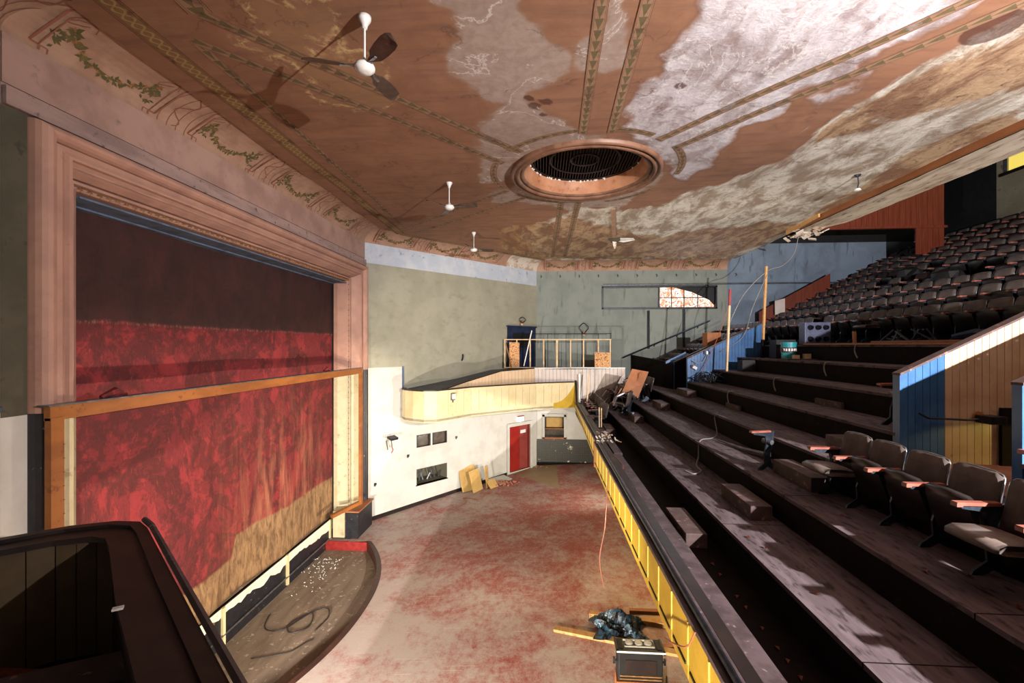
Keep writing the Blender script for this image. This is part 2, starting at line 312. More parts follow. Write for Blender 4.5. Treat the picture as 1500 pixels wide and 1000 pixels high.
MAT['boxboard'] = M('dim_brown_beadboard', '#48371f', '#523f27', 4, rough=.7)
MAT['tilewall'] = None
def tile_mat():
    m, nt, b = newmat('black_tile_wainscot'); v = ocoord(nt)
    mp = N(nt, 'ShaderNodeMapping'); mp.inputs['Rotation'].default_value = (pi / 2, 0, 0); nt.links.new(v, mp.inputs['Vector'])
    br = N(nt, 'ShaderNodeTexBrick'); nt.links.new(mp.outputs[0], br.inputs['Vector']); br.offset = 0
    br.inputs['Scale'].default_value = 1; br.inputs['Brick Width'].default_value = .075; br.inputs['Row Height'].default_value = .075
    br.inputs['Mortar Size'].default_value = .006
    br.inputs['Color1'].default_value = lin('#1d1d19'); br.inputs['Color2'].default_value = lin('#2a2a23'); br.inputs['Mortar'].default_value = lin('#4b493d')
    fl = sstep(nt, noise(nt, v, 4, 8, .75), .60, .63)
    nt.links.new(mixc(nt, fl, br.outputs['Color'], lin('#d8d0bc')), b.inputs['Base Color']); b.inputs['Roughness'].default_value = .4
    return m
MAT['tilewall'] = tile_mat()
def emis(name, c, s):
    m, nt, b = newmat(name); b.inputs['Base Color'].default_value = lin(c)
    b.inputs['Emission Color'].default_value = lin(c); b.inputs['Emission Strength'].default_value = s; return m
MAT['exitlit'] = emis('lit_sign_glass', '#fff2e4', 1.0)
MAT['yellowwin'] = emis('yellow_lit_window', '#e8d060', .8)
def winlight():
    m, nt, b = newmat('sunlit_dirty_glass'); v = ocoord(nt)
    n1 = noise(nt, v, 5, 8, .7, 1.5); n2 = noise(nt, v, 14, 6, .7, .8)
    c = mixc(nt, sstep(nt, n1, .4, .6), lin('#fff4ec'), lin('#c9784c')); c = mixc(nt, sstep(nt, n2, .52, .62), c, lin('#3a1c18'))
    nt.links.new(c, b.inputs['Base Color']); nt.links.new(c, b.inputs['Emission Color']); b.inputs['Emission Strength'].default_value = 1.1
    return m
MAT['winlit'] = winlight()

# ------------------------------------------------------------------ mesh helpers
class MB:
    def __init__(s): s.v = []; s.f = []; s.uv = []; s.mi = []
    def add(s, vs, fs, mi=0, uvs=None):
        o = len(s.v); s.v += [tuple(p) for p in vs]
        for k, f in enumerate(fs):
            s.f.append(tuple(i + o for i in f)); s.mi.append(mi); s.uv.append(uvs[k] if uvs else None)
        return s
    def box(s, x0, x1, y0, y1, z0, z1, mi=0):
        return s.add([(x0, y0, z0), (x1, y0, z0), (x1, y1, z0), (x0, y1, z0), (x0, y0, z1), (x1, y0, z1), (x1, y1, z1), (x0, y1, z1)],
                     [(0, 3, 2, 1), (4, 5, 6, 7), (0, 1, 5, 4), (1, 2, 6, 5), (2, 3, 7, 6), (3, 0, 4, 7)], mi)
    def obox(s, c, size, rot=(0, 0, 0), mi=0):
        from mathutils import Euler
        R = Euler(rot).to_matrix(); h = Vector(size) / 2; c = Vector(c)
        vs = [c + R @ Vector((sx * h.x, sy * h.y, sz * h.z)) for sz in (-1, 1) for sx, sy in ((-1, -1), (1, -1), (1, 1), (-1, 1))]
        return s.add(vs, [(0, 3, 2, 1), (4, 5, 6, 7), (0, 1, 5, 4), (1, 2, 6, 5), (2, 3, 7, 6), (3, 0, 4, 7)], mi)
    def slab(s, p, q, z0p, z1p, z0q, z1q, th, mi=0, side=1):
        """vertical board between plan points p and q, with its own bottom and top heights, th thick"""
        p = Vector(p[:2]); q = Vector(q[:2]); d = (q - p).normalized(); n = Vector((-d.y, d.x)) * th * side
        a, b_, c, e = p, q, q + n, p + n
        vs = [(a.x, a.y, z0p), (b_.x, b_.y, z0q), (c.x, c.y, z0q), (e.x, e.y, z0p), (a.x, a.y, z1p), (b_.x, b_.y, z1q), (c.x, c.y, z1q), (e.x, e.y, z1p)]
        return s.add(vs, [(0, 3, 2, 1), (4, 5, 6, 7), (0, 1, 5, 4), (1, 2, 6, 5), (2, 3, 7, 6), (3, 0, 4, 7)], mi)
    def beam(s, a, b, w, h, mi=0):
        a = Vector(a); b = Vector(b); d = (b - a).normalized(); up = Vector((0, 0, 1)) if abs(d.z) < .9 else Vector((1, 0, 0))
        x = d.cross(up).normalized() * w / 2; y = x.cross(d).normalized() * h / 2
        vs = [a - x - y, a + x - y, a + x + y, a - x + y, b - x - y, b + x - y, b + x + y, b - x + y]
        return s.add(vs, [(3, 2, 1, 0), (4, 5, 6, 7), (0, 1, 5, 4), (1, 2, 6, 5), (2, 3, 7, 6), (3, 0, 4, 7)], mi)
    def tube(s, pts, r, n=6, mi=0):
        pts = [Vector(p) for p in pts]; rs = r if isinstance(r, (list, tuple)) else [r] * len(pts)
        rings = []; prev = None
        for i, p in enumerate(pts):
            d = (pts[min(i + 1, len(pts) - 1)] - pts[max(i - 1, 0)]).normalized()
            if prev is None:
                prev = d.orthogonal().normalized()
            x = (prev - d * prev.dot(d)); x = x.normalized() if x.length > 1e-6 else d.orthogonal().normalized(); prev = x; y = d.cross(x)
            rings.append([p + (x * math.cos(2 * pi * k / n) + y * math.sin(2 * pi * k / n)) * rs[i] for k in range(n)])
        vs = [v for rg in rings for v in rg]; fs = []
        for i in range(len(pts) - 1):
            for k in range(n):
                k2 = (k + 1) % n; fs.append((i * n + k, i * n + k2, (i + 1) * n + k2, (i + 1) * n + k))
        fs.append(tuple(reversed(range(n)))); fs.append(tuple(range((len(pts) - 1) * n, len(pts) * n)))
        return s.add(vs, fs, mi)
    def lathe(s, prof, c=(0, 0, 0), n=24, mi=0, close=False):
        vs = []; fs = []
        for r, z in prof:
            for k in range(n): vs.append((c[0] + r * math.cos(2 * pi * k / n), c[1] + r * math.sin(2 * pi * k / n), c[2] + z))
        for i in range(len(prof) - 1):
            for k in range(n):
                k2 = (k + 1) % n; fs.append((i * n + k, i * n + k2, (i + 1) * n + k2, (i + 1) * n + k))
        if close: fs.append(tuple(reversed(range(n)))); fs.append(tuple(range((len(prof) - 1) * n, len(prof) * n)))
        return s.add(vs, fs, mi)
    def poly(s, pts, mi=0): return s.add(pts, [tuple(range(len(pts)))], mi)
    def prism(s, pts, z0, z1, mi=0):
        n = len(pts); vs = [(x, y, z0) for x, y in pts] + [(x, y, z1) for x, y in pts]
        fs = [tuple(reversed(range(n))), tuple(range(n, 2 * n))] + [(i, (i + 1) % n, n + (i + 1) % n, n + i) for i in range(n)]
        return s.add(vs, fs, mi)
    def build(s, name, mats, parent=None, smooth=False, loc=None, **props):
        me = bpy.data.meshes.new(name); me.from_pydata(s.v, [], s.f)
        if not isinstance(mats, (list, tuple)): mats = [mats]
        for m in mats: me.materials.append(MAT[m] if isinstance(m, str) else m)
        if len(mats) > 1: me.polygons.foreach_set('material_index', s.mi)
        if any(u for u in s.uv):
            ul = me.uv_layers.new(name='UVMap')
            for p, u in zip(me.polygons, s.uv):
                if u:
                    for li, c in zip(p.loop_indices, u): ul.data[li].uv = c
        if smooth: me.polygons.foreach_set('use_smooth', [True] * len(me.polygons))
        me.update()
        o = bpy.data.objects.new(name, me); COL.objects.link(o)
        if loc: o.location = loc
        if parent: o.parent = parent
        for k, v in props.items(): o[k] = v
        return o
def bevel(o, w=.01, seg=2):
    m = o.modifiers.new('bevel', 'BEVEL'); m.width = w; m.segments = seg; m.limit_method = 'ANGLE'; return o
def tag(o, label, cat, group=None):
    o['label'] = label; o['category'] = cat
    if group: o['group'] = group
    return o
def empty(name, loc=(0, 0, 0), rz=0.0):
    o = bpy.data.objects.new(name, None); COL.objects.link(o); o.location = loc; o.rotation_euler = (0, 0, rz); o.empty_display_size = .1
    return o
def struct(o): o['kind'] = 'structure'; return o
def copy_thing(o, loc, rz, label):
    r = o.copy(); COL.objects.link(r); r.location = loc; r.rotation_euler = (0, 0, rz); r['label'] = label
    def rec(src, dst):
        for ch in src.children:
            c = ch.copy(); COL.objects.link(c); c.parent = dst; rec(ch, c)
    rec(o, r)
    return r
ORD = ['first', 'second', 'third', 'fourth', 'fifth', 'sixth', 'seventh', 'eighth', 'ninth', 'tenth', 'eleventh', 'twelfth',
       'thirteenth', 'fourteenth', 'fifteenth', 'sixteenth', 'seventeenth', 'eighteenth', 'nineteenth', 'twentieth', 'twenty-first', 'twenty-second', 'twenty-third']
def flz(x): return -5.8 + .058 * (x + 5.8)          # raked main floor

XL = -5.8; YN, YF = 4.38, 14.15; FC = (-.25, 20.3); NC = (-.25, -1.76); HC = 3.38; H = 3.75
def splay(s):                                        # far splayed wall, s in 0..1
    return (XL + s * (FC[0] - XL), YF + s * (FC[1] - YF))
def sx(X): return (X - XL) / (FC[0] - XL)

# ------------------------------------------------------------------ walls
def wall_grid(mb, p, q, sc, zc, matf):
    """wall between plan points; sc = cuts 0..1, zc = height cuts; matf(s,z)-> material slot or None for a hole"""
    P = Vector(p); Q = Vector(q)
    for i in range(len(sc) - 1):
        for j in range(len(zc) - 1):
            mi = matf((sc[i] + sc[i + 1]) / 2, (zc[j] + zc[j + 1]) / 2)
            if mi is None: continue
            a = P.lerp(Q, sc[i]); b = P.lerp(Q, sc[i + 1])
            mb.add([(a.x, a.y, zc[j]), (b.x, b.y, zc[j]), (b.x, b.y, zc[j + 1]), (a.x, a.y, zc[j + 1])], [(0, 1, 2, 3)], mi)

# left (proscenium) wall with its opening
mb = MB()
YC = [YN, 5.2, 13.5, YF]
wall_grid(mb, (XL, YN), (XL, YF), [0, .065, .955, 1], [-6.2, -.78, 2.2, 2.6, 2.83, 3.40],
          lambda s, z: None if (.065 < s < .955 and z < 2.2) else (1 if z < -.78 and s < .5 else (0 if z < -.78 else (4 if (s < .065 and z < 2.6) else (3 if 2.6 < z < 2.83 else 2)))))
struct(mb.build('wall_left', ['white', 'white', 'pinkpl', 'lintel', 'darkolive']))
mb = MB(); mb.slab((XL + .02, YN), (XL + .02, YF), 2.60, 2.80, 2.60, 2.80, .05, side=-1)
struct(mb.build('trim_1', 'lintel'))
mb = MB(); mb.slab((XL + .005, YN), (XL + .005, YF), 2.84, 3.38, 2.84, 3.38, .015, side=-1)
struct(mb.build('trim_2', 'pinkpl'))
# stage house behind the opening
mb = MB(); mb.box(-9.5, -9.4, 3, 15.5, -6.2, 4.5); mb.box(-9.5, -5.95, 3, 3.1, -6.2, 4.5); mb.box(-9.5, -5.95, 15.4, 15.5, -6.2, 4.5); mb.box(-9.5, -5.95, 3, 15.5, 4.5, 4.6)
struct(mb.build('wall_stage', 'black'))
mb = MB(); mb.box(-9.4, -6.42, 3.1, 15.4, -5.35, -5.25); struct(mb.build('floor', 'pit'))

# near splayed wall (left edge of the picture), near wall behind the camera
mb = MB(); wall_grid(mb, (XL, YN), NC, [0, 1], [-6.2, -.72, 3.38], lambda s, z: 1 if z < -.72 else 0); struct(mb.build('wall_near_splay', ['darkolive', 'white']))
mb = MB(); mb.box(-.25, 17, -1.86, -1.76, -6.2, 8); struct(mb.build('wall_near', 'coolwall'))
mb = MB(); mb.slab((XL + .03, YN + .0), (XL + 1.0, YN - 1.11), -.70, -.655, -.70, -.655, .03, side=-1); struct(mb.build('trim_3', 'soffitblue'))

# far splayed wall, with two openings and the doorway
s1, s2 = sx(-4.48), sx(-3.59); sm0, sm1 = sx(-4.08), sx(-4.03); d1, d2 = sx(-1.43), sx(-.55); sp590 = sx(-4.85)
sc = sorted([0, sp590, s1, sm0, sm1, s2, d1, d2, 1]); zc = [-6.2, -5.47, -5.0, -4.43, -3.66, -3.5, -3.21, -.74, 2.72, 3.40]
def fm(s, z):
    if s1 < s < s2 and not (sm0 < s < sm1) and -3.66 < z < -3.21: return None
    if s1 < s < s2 and -5.0 < z < -4.43: return None
    if d1 < s < d2 and -5.47 < z < -3.5: return None
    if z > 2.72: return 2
    if z < -1.6 and z < -.74: return 0
    if s < sp590 and z < -.74: return 0
    if z < -2.2: return 0
    return 1
zc = sorted(zc + [-2.4])
fmm = lambda s, z: fm(s, z)
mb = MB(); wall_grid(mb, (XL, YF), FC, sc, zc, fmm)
struct(mb.build('wall_far_splay', ['white', 'greenwall', 'coollit']))
nrm = Vector((YF - FC[1], FC[0] - XL)).normalized()     # points away from the auditorium
nout = Vector((-nrm.x, -nrm.y)) if nrm.y < 0 else nrm
if nout.x > 0: nout = -nout
def recess(name, sa, sb, z0, z1, depth, mat):
    a = Vector(splay(sa)); b = Vector(splay(sb)); c = b + nout * depth; e = a + nout * depth
    mb = MB(); v = [(a.x, a.y), (b.x, b.y), (c.x, c.y), (e.x, e.y)]
    vs = [(x, y, z0) for x, y in v] + [(x, y, z1) for x, y in v]
    mb.add(vs, [(0, 1, 2, 3), (4, 7, 6, 5), (1, 5, 6, 2), (2, 6, 7, 3), (3, 7, 4, 0)])
    return struct(mb.build(name, mat))
recess('trim_4', s1, sm0, -3.66, -3.21, .3, 'glassd'); recess('trim_5', sm1, s2, -3.66, -3.21, .3, 'glassd'); recess('trim_6', s1, s2, -5.0, -4.43, .8, 'olivewall')
def on_splay(name, sa, sb, z0, z1, off, th, mat, parent=None):
    a = Vector(splay(sa)) - nout * off; b = Vector(splay(sb)) - nout * off
    m = MB(); m.slab(a, b, z0, z1, z0, z1, th, side=-1 if (Vector((-(b - a).y, (b - a).x)).dot(nout) > 0) else 1)
    return m.build(name, mat, parent)
for i, (sa, sb) in enumerate(((s1, sm0), (sm1, s2))):
    w = on_splay('window_%d' % (i + 1), sa, sb, -3.655, -3.215, -.09, .01, 'glassd'); struct(w)
    on_splay('window_frame', sa, sa + .006, -3.655, -3.215, -.05, .05, 'iron', w); on_splay('window_frame', sb - .006, sb, -3.655, -3.215, -.05, .05, 'iron', w)
    on_splay('window_frame', sa, sb, -3.655, -3.635, -.05, .05, 'iron', w); on_splay('window_frame', sa, sb, -3.235, -3.215, -.05, .05, 'iron', w)
w = on_splay('trim_7', s1 - .004, s2 + .004, -5.03, -5.0, -.1, .12, 'riser'); struct(w)
# junk seen inside the lower opening
m = MB(); a = splay(s1 + .05)
for k in range(7):
    s_ = s1 + .02 + (s2 - s1 - .04) * k / 6; p = Vector(splay(s_)) + nout * .35
    m.beam((p.x, p.y, -4.98), (p.x + rnd.uniform(-.2, .2), p.y + rnd.uniform(0, .2), -4.98 + rnd.uniform(.15, .45)), .05, .04)
tag(m.build('scrap_pile', 'metal', None, kind='stuff'), 'dim heap of metal scraps inside the lower wall opening', 'scrap')
# stage side baseboard
struct(on_splay('baseboard_far_splay', 0, d1 - .012, -5.95, -5.48, .01, .02, 'darkrail')) if False else None
m = MB()
for i in range(12):
    sa = (d1 - .015) * i / 12; sb = (d1 - .015) * (i + 1) / 12; a = Vector(splay(sa)) - nout * .02; b = Vector(splay(sb)) - nout * .02
    m.slab(a, b, flz(a.x) - .05, flz(a.x) + .13, flz(b.x) - .05, flz(b.x) + .13, .02)
struct(m.build('baseboard_far_splay', 'darkrail'))

# doorway
rc = recess('trim_8', d1, d2, -5.47, -3.5, 1.3, 'reddoor2')
dr = on_splay('door_1', d1, d1 + (d2 - d1) * .5, -5.45, -3.5, -.06, .05, 'reddoor'); struct(dr)
dr2 = on_splay('door_2', d1 + (d2 - d1) * .5, d2 - .012, -5.45, -3.5, -.10, .05, 'reddoor2'); struct(dr2)
for k in range(5):
    z0 = -5.40 + k * .38
    on_splay('door_panel', d1 + .008, d1 + (d2 - d1) * .5 - .008, z0, z0 + .34, -.035, .03, 'reddoor', dr)
    on_splay('door_panel', d1 + (d2 - d1) * .5 + .008, d2 - .022, z0, z0 + .34, -.075, .03, 'reddoor2', dr2)
pl = on_splay('door_plaque', d1 + (d2 - d1) * .55, d1 + (d2 - d1) * .8, -3.86, -3.72, -.02, .02, 'label', dr2)
for i, (sa, sb, z0, z1) in enumerate(((d1 - .014, d1, -5.5, -3.5), (d2, d2 + .014, -5.5, -3.5), (d1 - .014, d2 + .014, -3.5, -3.36))):
    struct(on_splay('trim_%d' % (9 + i), sa, sb, z0, z1, .03, .04, 'white'))
ex = empty('exit_light', (-.96, 19.45, -3.22)); tag(ex, 'glowing white exit light box above the red doors', 'exit light')
a = Vector(splay(sx(-.96))) - nout * .08
m = MB(); m.obox((0, 0, 0), (.34, .12, .2), (0, 0, math.atan2(FC[1] - YF, FC[0] - XL))); m.build('lamp_glass', 'exitlit', ex)
m = MB(); m.obox((0, .05, .12), (.38, .12, .03), (0, 0, math.atan2(FC[1] - YF, FC[0] - XL))); m.build('lamp_cap', 'redpaint', ex)

# far wall, above the side balcony, and the part below it
mb = MB()
wcut = sorted([0, .36, .30, .4075, .6525, .95, 1.0]); L = 17.25
xs = sorted([-.25, 2.74, 5.25, 7.69, 4.6, 8.2, 17.0]); sc = [(x + .25) / L for x in xs]
wall_grid(mb, FC, (17.0, 20.3), sc, [-2.4, -.9, 1.72, 2.62, 3.40, 4.5, 8],
          lambda s, z: (None if (5.25 < s * L - .25 < 7.69 and 1.72 < z < 2.62) else (3 if z > 4.5 else (1 if s * L - .25 > 8.2 else 0))))
struct(mb.build('wall_far', ['bluewall', 'coolwall', 'coollit', 'black']))  # cool slot: bluish window daylight put into the right part's colour
mb = MB()
xs = [-.25, .12, 1.0, 8.5]; L2 = 8.75
wall_grid(mb, (-.25, 20.4), (8.5, 20.4), [(x + .25) / L2 for x in xs], [-6.2, -4.28, -4.19, -3.25, -2.4], lambda s, z: None if (.12 < s * L2 - .25 < 1.0 and -4.19 < z < -3.25) else 0)
struct(mb.build('wall_far_lower', ['white']))
mb = MB(); mb.box(-.28, 2.6, 20.34, 20.42, -5.5, -4.28); struct(mb.build('trim_12', 'tilewall'))
mb = MB(); mb.box(-.28, 2.6, 20.31, 20.42, -5.5, -5.32); struct(mb.build('baseboard_far', 'riser'))
# alcove with a shelf and a hatch
al = MB(); al.box(.12, 1.0, 20.85, 20.9, -4.19, -3.25); al.box(.08, .12, 20.4, 20.9, -4.19, -3.25); al.box(1.0, 1.04, 20.4, 20.9, -4.19, -3.25); al.box(.08, 1.04, 20.4, 20.9, -4.23, -4.19); al.box(.08, 1.04, 20.4, 20.9, -3.25, -3.2)
alc = struct(al.build('trim_13', 'glassd'))
m = MB(); m.box(.14, .98, 20.5, 20.84, -3.84, -3.80); m.build('shelf', 'brownpl', alc)
m = MB(); m.box(.2, .92, 20.7, 20.74, -3.78, -3.34); m.build('back_panel', 'board_tan', alc)
for i, (a0, a1, z0, z1) in enumerate(((.02, .12, -4.25, -3.15), (1.0, 1.1, -4.25, -3.15), (.02, 1.1, -3.25, -3.12), (.0, 1.12, -4.27, -4.19))):
    mb = MB(); mb.box(a0, a1, 20.34, 20.4, z0, z1); struct(mb.build('trim_%d' % (14 + i), 'white' if i < 3 else 'brownpl'))

# main floor, pit and its curved curb
def arc_pt(t, z=0, off=0.0):   # t 0..1 from near to far end of the orchestra curb
    y = 5.75 + (12.75 - 5.75) * t; b = 1 - abs((y - 9.25) / 3.5) ** 2.2
    return (-5.15 + (1.22 + off) * b + off * .0, y)
mb = MB(); NA = 40
pts = [arc_pt(i / NA) for i in range(NA + 1)]
outer = [(-6.42, -1.7)] if False else []
# floor strips between the curb and the room side
for i in range(NA):
    a, b = pts[i], pts[i + 1]
    mb.add([(a[0], a[1], flz(a[0])), (4.5, a[1], flz(4.5)), (4.5, b[1], flz(4.5)), (b[0], b[1], flz(b[0]))], [(0, 1, 2, 3)])
mb.add([(-6.42, -1.7, flz(-6.42)), (4.5, -1.7, flz(4.5)), (4.5, 5.75, flz(4.5)), (-6.42, 5.75, flz(-6.42))], [(0, 1, 2, 3)])
mb.add([(-6.42, 12.75, flz(-6.42)), (4.5, 12.75, flz(4.5)), (4.5, 20.5, flz(4.5)), (-6.42, 20.5, flz(-6.42))], [(0, 1, 2, 3)])
struct(mb.build('floor.001', 'floor'))
mb = MB()
for i in range(NA):
    a, b = pts[i], pts[i + 1]; za, zb = flz(a[0]) + .012, flz(b[0]) + .012
    mb.add([(a[0], a[1], za), (b[0], b[1], zb), (b[0] - .0, b[1], -6.15), (a[0], a[1], -6.15), (a[0] + .13, a[1], za), (b[0] + .13, b[1], zb)], [(0, 1, 2, 3), (0, 4, 5, 1)])
struct(mb.build('trim_18', 'curb'))
mb = MB(); mb.box(-6.42, -5.1, 12.75, 12.80, -6.15, -5.795); struct(mb.build('trim_19', 'redpaint'))
mb = MB(); mb.box(-6.5, -3.5, 5.6, 12.9, -6.2, -6.05); struct(mb.build('floor.002', 'pit'))
# stage front below the curtain: black board wall, flaking white strip on top, posts, pipe
mb = MB(); mb.box(-6.47, -6.40, 5.2, 13.4, -6.1, -5.25); sf = struct(mb.build('wall_stage_front', 'blackpaint'))
mb = MB(); r2 = random.Random(3); yy = 5.2; prev = -5.52
while yy < 13.1:
    ny = yy + r2.uniform(.05, .16); nz = max(-5.72, min(-5.40, prev + r2.uniform(-.05, .05)))
    mb.add([(-6.395, yy, prev), (-6.395, ny, nz), (-6.395, ny, -5.26), (-6.395, yy, -5.26)], [(0, 1, 2, 3)]); yy = ny; prev = nz
mb.build('paint_strip', 'apronw', sf, kind='stuff')
for y in (8.45, 10.7, 12.95):
    m = MB(); m.box(-6.40, -6.35, y, y + .07, -6.0, -5.25); m.build('post', 'cream', sf)
m = MB(); m.tube([(-6.36, 5.2, -5.80), (-6.36, 13.3, -5.80)], .02); m.build('pipe', 'metal', sf)
for y in (8.1, 8.22):
    m = MB(); m.lathe([(0, 0), (.03, 0), (.03, .02), (.0, .02)], n=10); o = m.build('outlet', 'bead', sf); o.location = (-6.39, y, -5.42); o.rotation_euler = (0, pi / 2, 0)
# black plinth block at the far end of the frame
pb = empty('plinth_block', (-5.7, 13.2, -5.8)); tag(pb, 'black and cream box plinth at the foot of the far frame side', 'plinth')
m = MB(); m.box(-.2, .2, -.25, .85, 0, .8); m.build('block', 'blackpaint', pb)
m = MB(); m.box(-.55, -.2, -.3, .3, .06, .84); m.build('cream_pedestal', 'frame_low', pb)
m = MB(); m.box(-.24, .24, -.28, .9, .8, .84); m.build('top_board', 'brownpl', pb)

# ------------------------------------------------------------------ proscenium frame: mitred moulding swept round the opening
fr = empty('proscenium_frame', (XL, 9.37, -5.25)); tag(fr, 'tall salmon pink moulded proscenium frame around the red curtain', 'frame')
prof = [(0, .0)]
for k in range(9): prof.append((.11 - .11 * math.cos(pi * k / 8), .02 + .17 * math.sin(pi * k / 8)))
prof += [(.225, .07), (.30, .08), (.34, .06), (.36, .10), (.40, .10), (.41, .05), (.50, -.06), (.56, -.16), (.565, -.22), (.60, -.22), (.605, -.16), (.64, -.16), (.65, -.24), (.69, -.24), (.70, -.20), (.72, -.22), (.80, -.5), (.80, -.62)]
Y0, Y1, ZT, ZB = 4.63, 14.10, 2.58, -5.25
def ringp(w, p):
    return [(XL + p, Y0 + w, ZB), (XL + p, Y0 + w, ZT - w * .8), (XL + p, Y1 - w, ZT - w * .8), (XL + p, Y1 - w, ZB)]
def frame_strip(seg, a, b, za=None, zb=None):
    m = MB()
    P = [ringp(w, p) for w, p in prof[a:b]]
    for i in range(len(P) - 1):
        q0, q1 = P[i][seg], P[i][seg + 1]; r0, r1 = P[i + 1][seg], P[i + 1][seg + 1]
        q0, q1, r0, r1 = [list(t) for t in (q0, q1, r0, r1)]
        if za is not None:
            for t in (q0, q1, r0, r1):
                t[2] = max(za, min(zb, t[2])) if True else t[2]
        m.add([q0, q1, r1, r0], [(0, 1, 2, 3)])
    return m
NP = len(prof)
for seg, nm in ((1, 'top_moulding'),): frame_strip(seg, 0, NP).build(nm, 'frame', fr).location = (-XL, -9.37, 5.25)
def placed(o): o.location = (-XL, -9.37, 5.25); return o
placed(frame_strip(0, 0, NP, -.77, 9).build('side_moulding', 'frame', fr))
placed(frame_strip(2, 0, NP, -.77, 9).build('side_moulding', 'frame', fr))
placed(frame_strip(0, 10, NP, -5.25, -.77).build('lower_side_moulding', 'frame_low', fr, label='cream lower part of the frame side'))
placed(frame_strip(2, 10, NP, -5.25, -.77).build('lower_side_moulding', 'frame_low', fr, label='cream lower part of the frame side'))
placed(frame_strip(0, 0, 11, -5.25, -.77).build('lower_half_column', 'blackpaint', fr, label='black painted foot of the half round column'))
placed(frame_strip(2, 0, 11, -5.25, -.77).build('lower_half_column', 'blackpaint', fr, label='black painted foot of the half round column'))
def bead_row(pts, r=.028):
    m = MB()
    for p in pts:
        m.add([(p[0] + r, p[1], p[2]), (p[0], p[1] - r, p[2]), (p[0], p[1], p[2] - r), (p[0], p[1] + r, p[2]), (p[0], p[1], p[2] + r)], [(0, 2, 1), (0, 3, 2), (0, 4, 3), (0, 1, 4)])
    return m
zz = ZT - .67 * .8
placed(bead_row([(XL - .22, 5.4 + k * .13, zz - .01) for k in range(63)], .04).build('bead_row', 'bead', fr, kind='stuff'))
placed(bead_row([(XL - .22, Y1 - .67, 1.9 - k * .16) for k in range(44)], .028).build('bead_row', 'iron', fr, kind='stuff'))
placed(bead_row([(XL - .22, Y0 + .67, 1.9 - k * .16) for k in range(44)], .028).build('bead_row', 'bead', fr, kind='stuff'))
m = MB(); m.box(XL - .62, XL - .22, 5.40, 13.32, 1.925, 1.95); m.box(XL - .95, XL - .6, 5.40, 13.32, 1.90, 1.94)
placed(m.build('soffit_board', 'soffitblue', fr))
m = MB(); m.box(XL - .9, XL - .55, 5.0, 5.42, -5.25, 2.2); m.box(XL - .9, XL - .55, 13.31, 13.6, -5.25, 2.2); placed(m.build('jamb_return', 'black', fr))

# curtain with soft folds
m = MB(); ny, nz = 120, 90; yA, yB, zA, zB = 5.38, 13.36, -5.24, 2.05
r3 = random.Random(5); fo = [(r3.uniform(.5, 3.2), r3.uniform(0, 6), r3.uniform(-.4, .4), r3.uniform(.004, .02)) for _ in range(9)]
def cx(y, z):
    d = sum(a * math.sin(f * y + ph + sl * z) for f, ph, sl, a in fo)
    return -6.50 + d + .02 * math.exp(-((z - .34) / .06) ** 2)
vs = [(cx(yA + (yB - yA) * i / ny, zA + (zB - zA) * j / nz), yA + (yB - yA) * i / ny, zA + (zB - zA) * j / nz) for j in range(nz + 1) for i in range(ny + 1)]
fs = [(j * (ny + 1) + i, j * (ny + 1) + i + 1, (j + 1) * (ny + 1) + i + 1, (j + 1) * (ny + 1) + i) for j in range(nz) for i in range(ny)]
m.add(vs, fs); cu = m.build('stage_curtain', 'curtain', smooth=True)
tag(cu, 'huge stained red stage curtain with a dark top and brown hem', 'curtain')
sm = cu.modifiers.new('thick', 'SOLIDIFY'); sm.thickness = .02

# orange screen frame standing inside the proscenium
sf2 = empty('screen_frame', (-5.55, 9.4, -5.0)); tag(sf2, 'orange wooden screen frame with a long bar crossing the red curtain', 'frame')
m = MB(); m.box(-.04, .04, -4.77, -4.63, .1, 4.18); m.build('post', 'orange', sf2)
m = MB(); m.box(-.04, .04, 3.80, 3.94, .2, 4.18); m.build('post', 'orange', sf2)
m = MB(); m.box(-.05, .03, -4.77, 3.94, 4.15, 4.31); m.build('crossbar', 'orange', sf2)
m = MB(); m.box(-.10, .05, -4.8, 3.97, 4.31, 4.328); m.build('metal_edge', 'metal', sf2, label='grey metal strip along the top')
m = MB(); m.beam((-.45, 2.9, .12), (0, 3.9, .2), .1, .1); m.build('foot_rail', 'orange', sf2)
m = MB()
for k in range(22): m.box(-.02, .05, -4.645, -4.63, .5 + k * .16, .505 + k * .16)
m.build('staple_row', 'iron', sf2, kind='stuff')
# lumps of curtain cloth caught over the bar
for y, l in ((5.3, .35), (11.1, .3)):
    m = MB(); m.tube([(-5.62, y, -.66), (-5.6, y + l * .5, -.60), (-5.62, y + l, -.66)], [.03, .06, .02], 6)
    tag(m.build('cloth_scrap', 'curtain'), 'dark red cloth scrap caught on the bar near its %s end' % ('near left' if y < 7 else 'far right'), 'cloth')

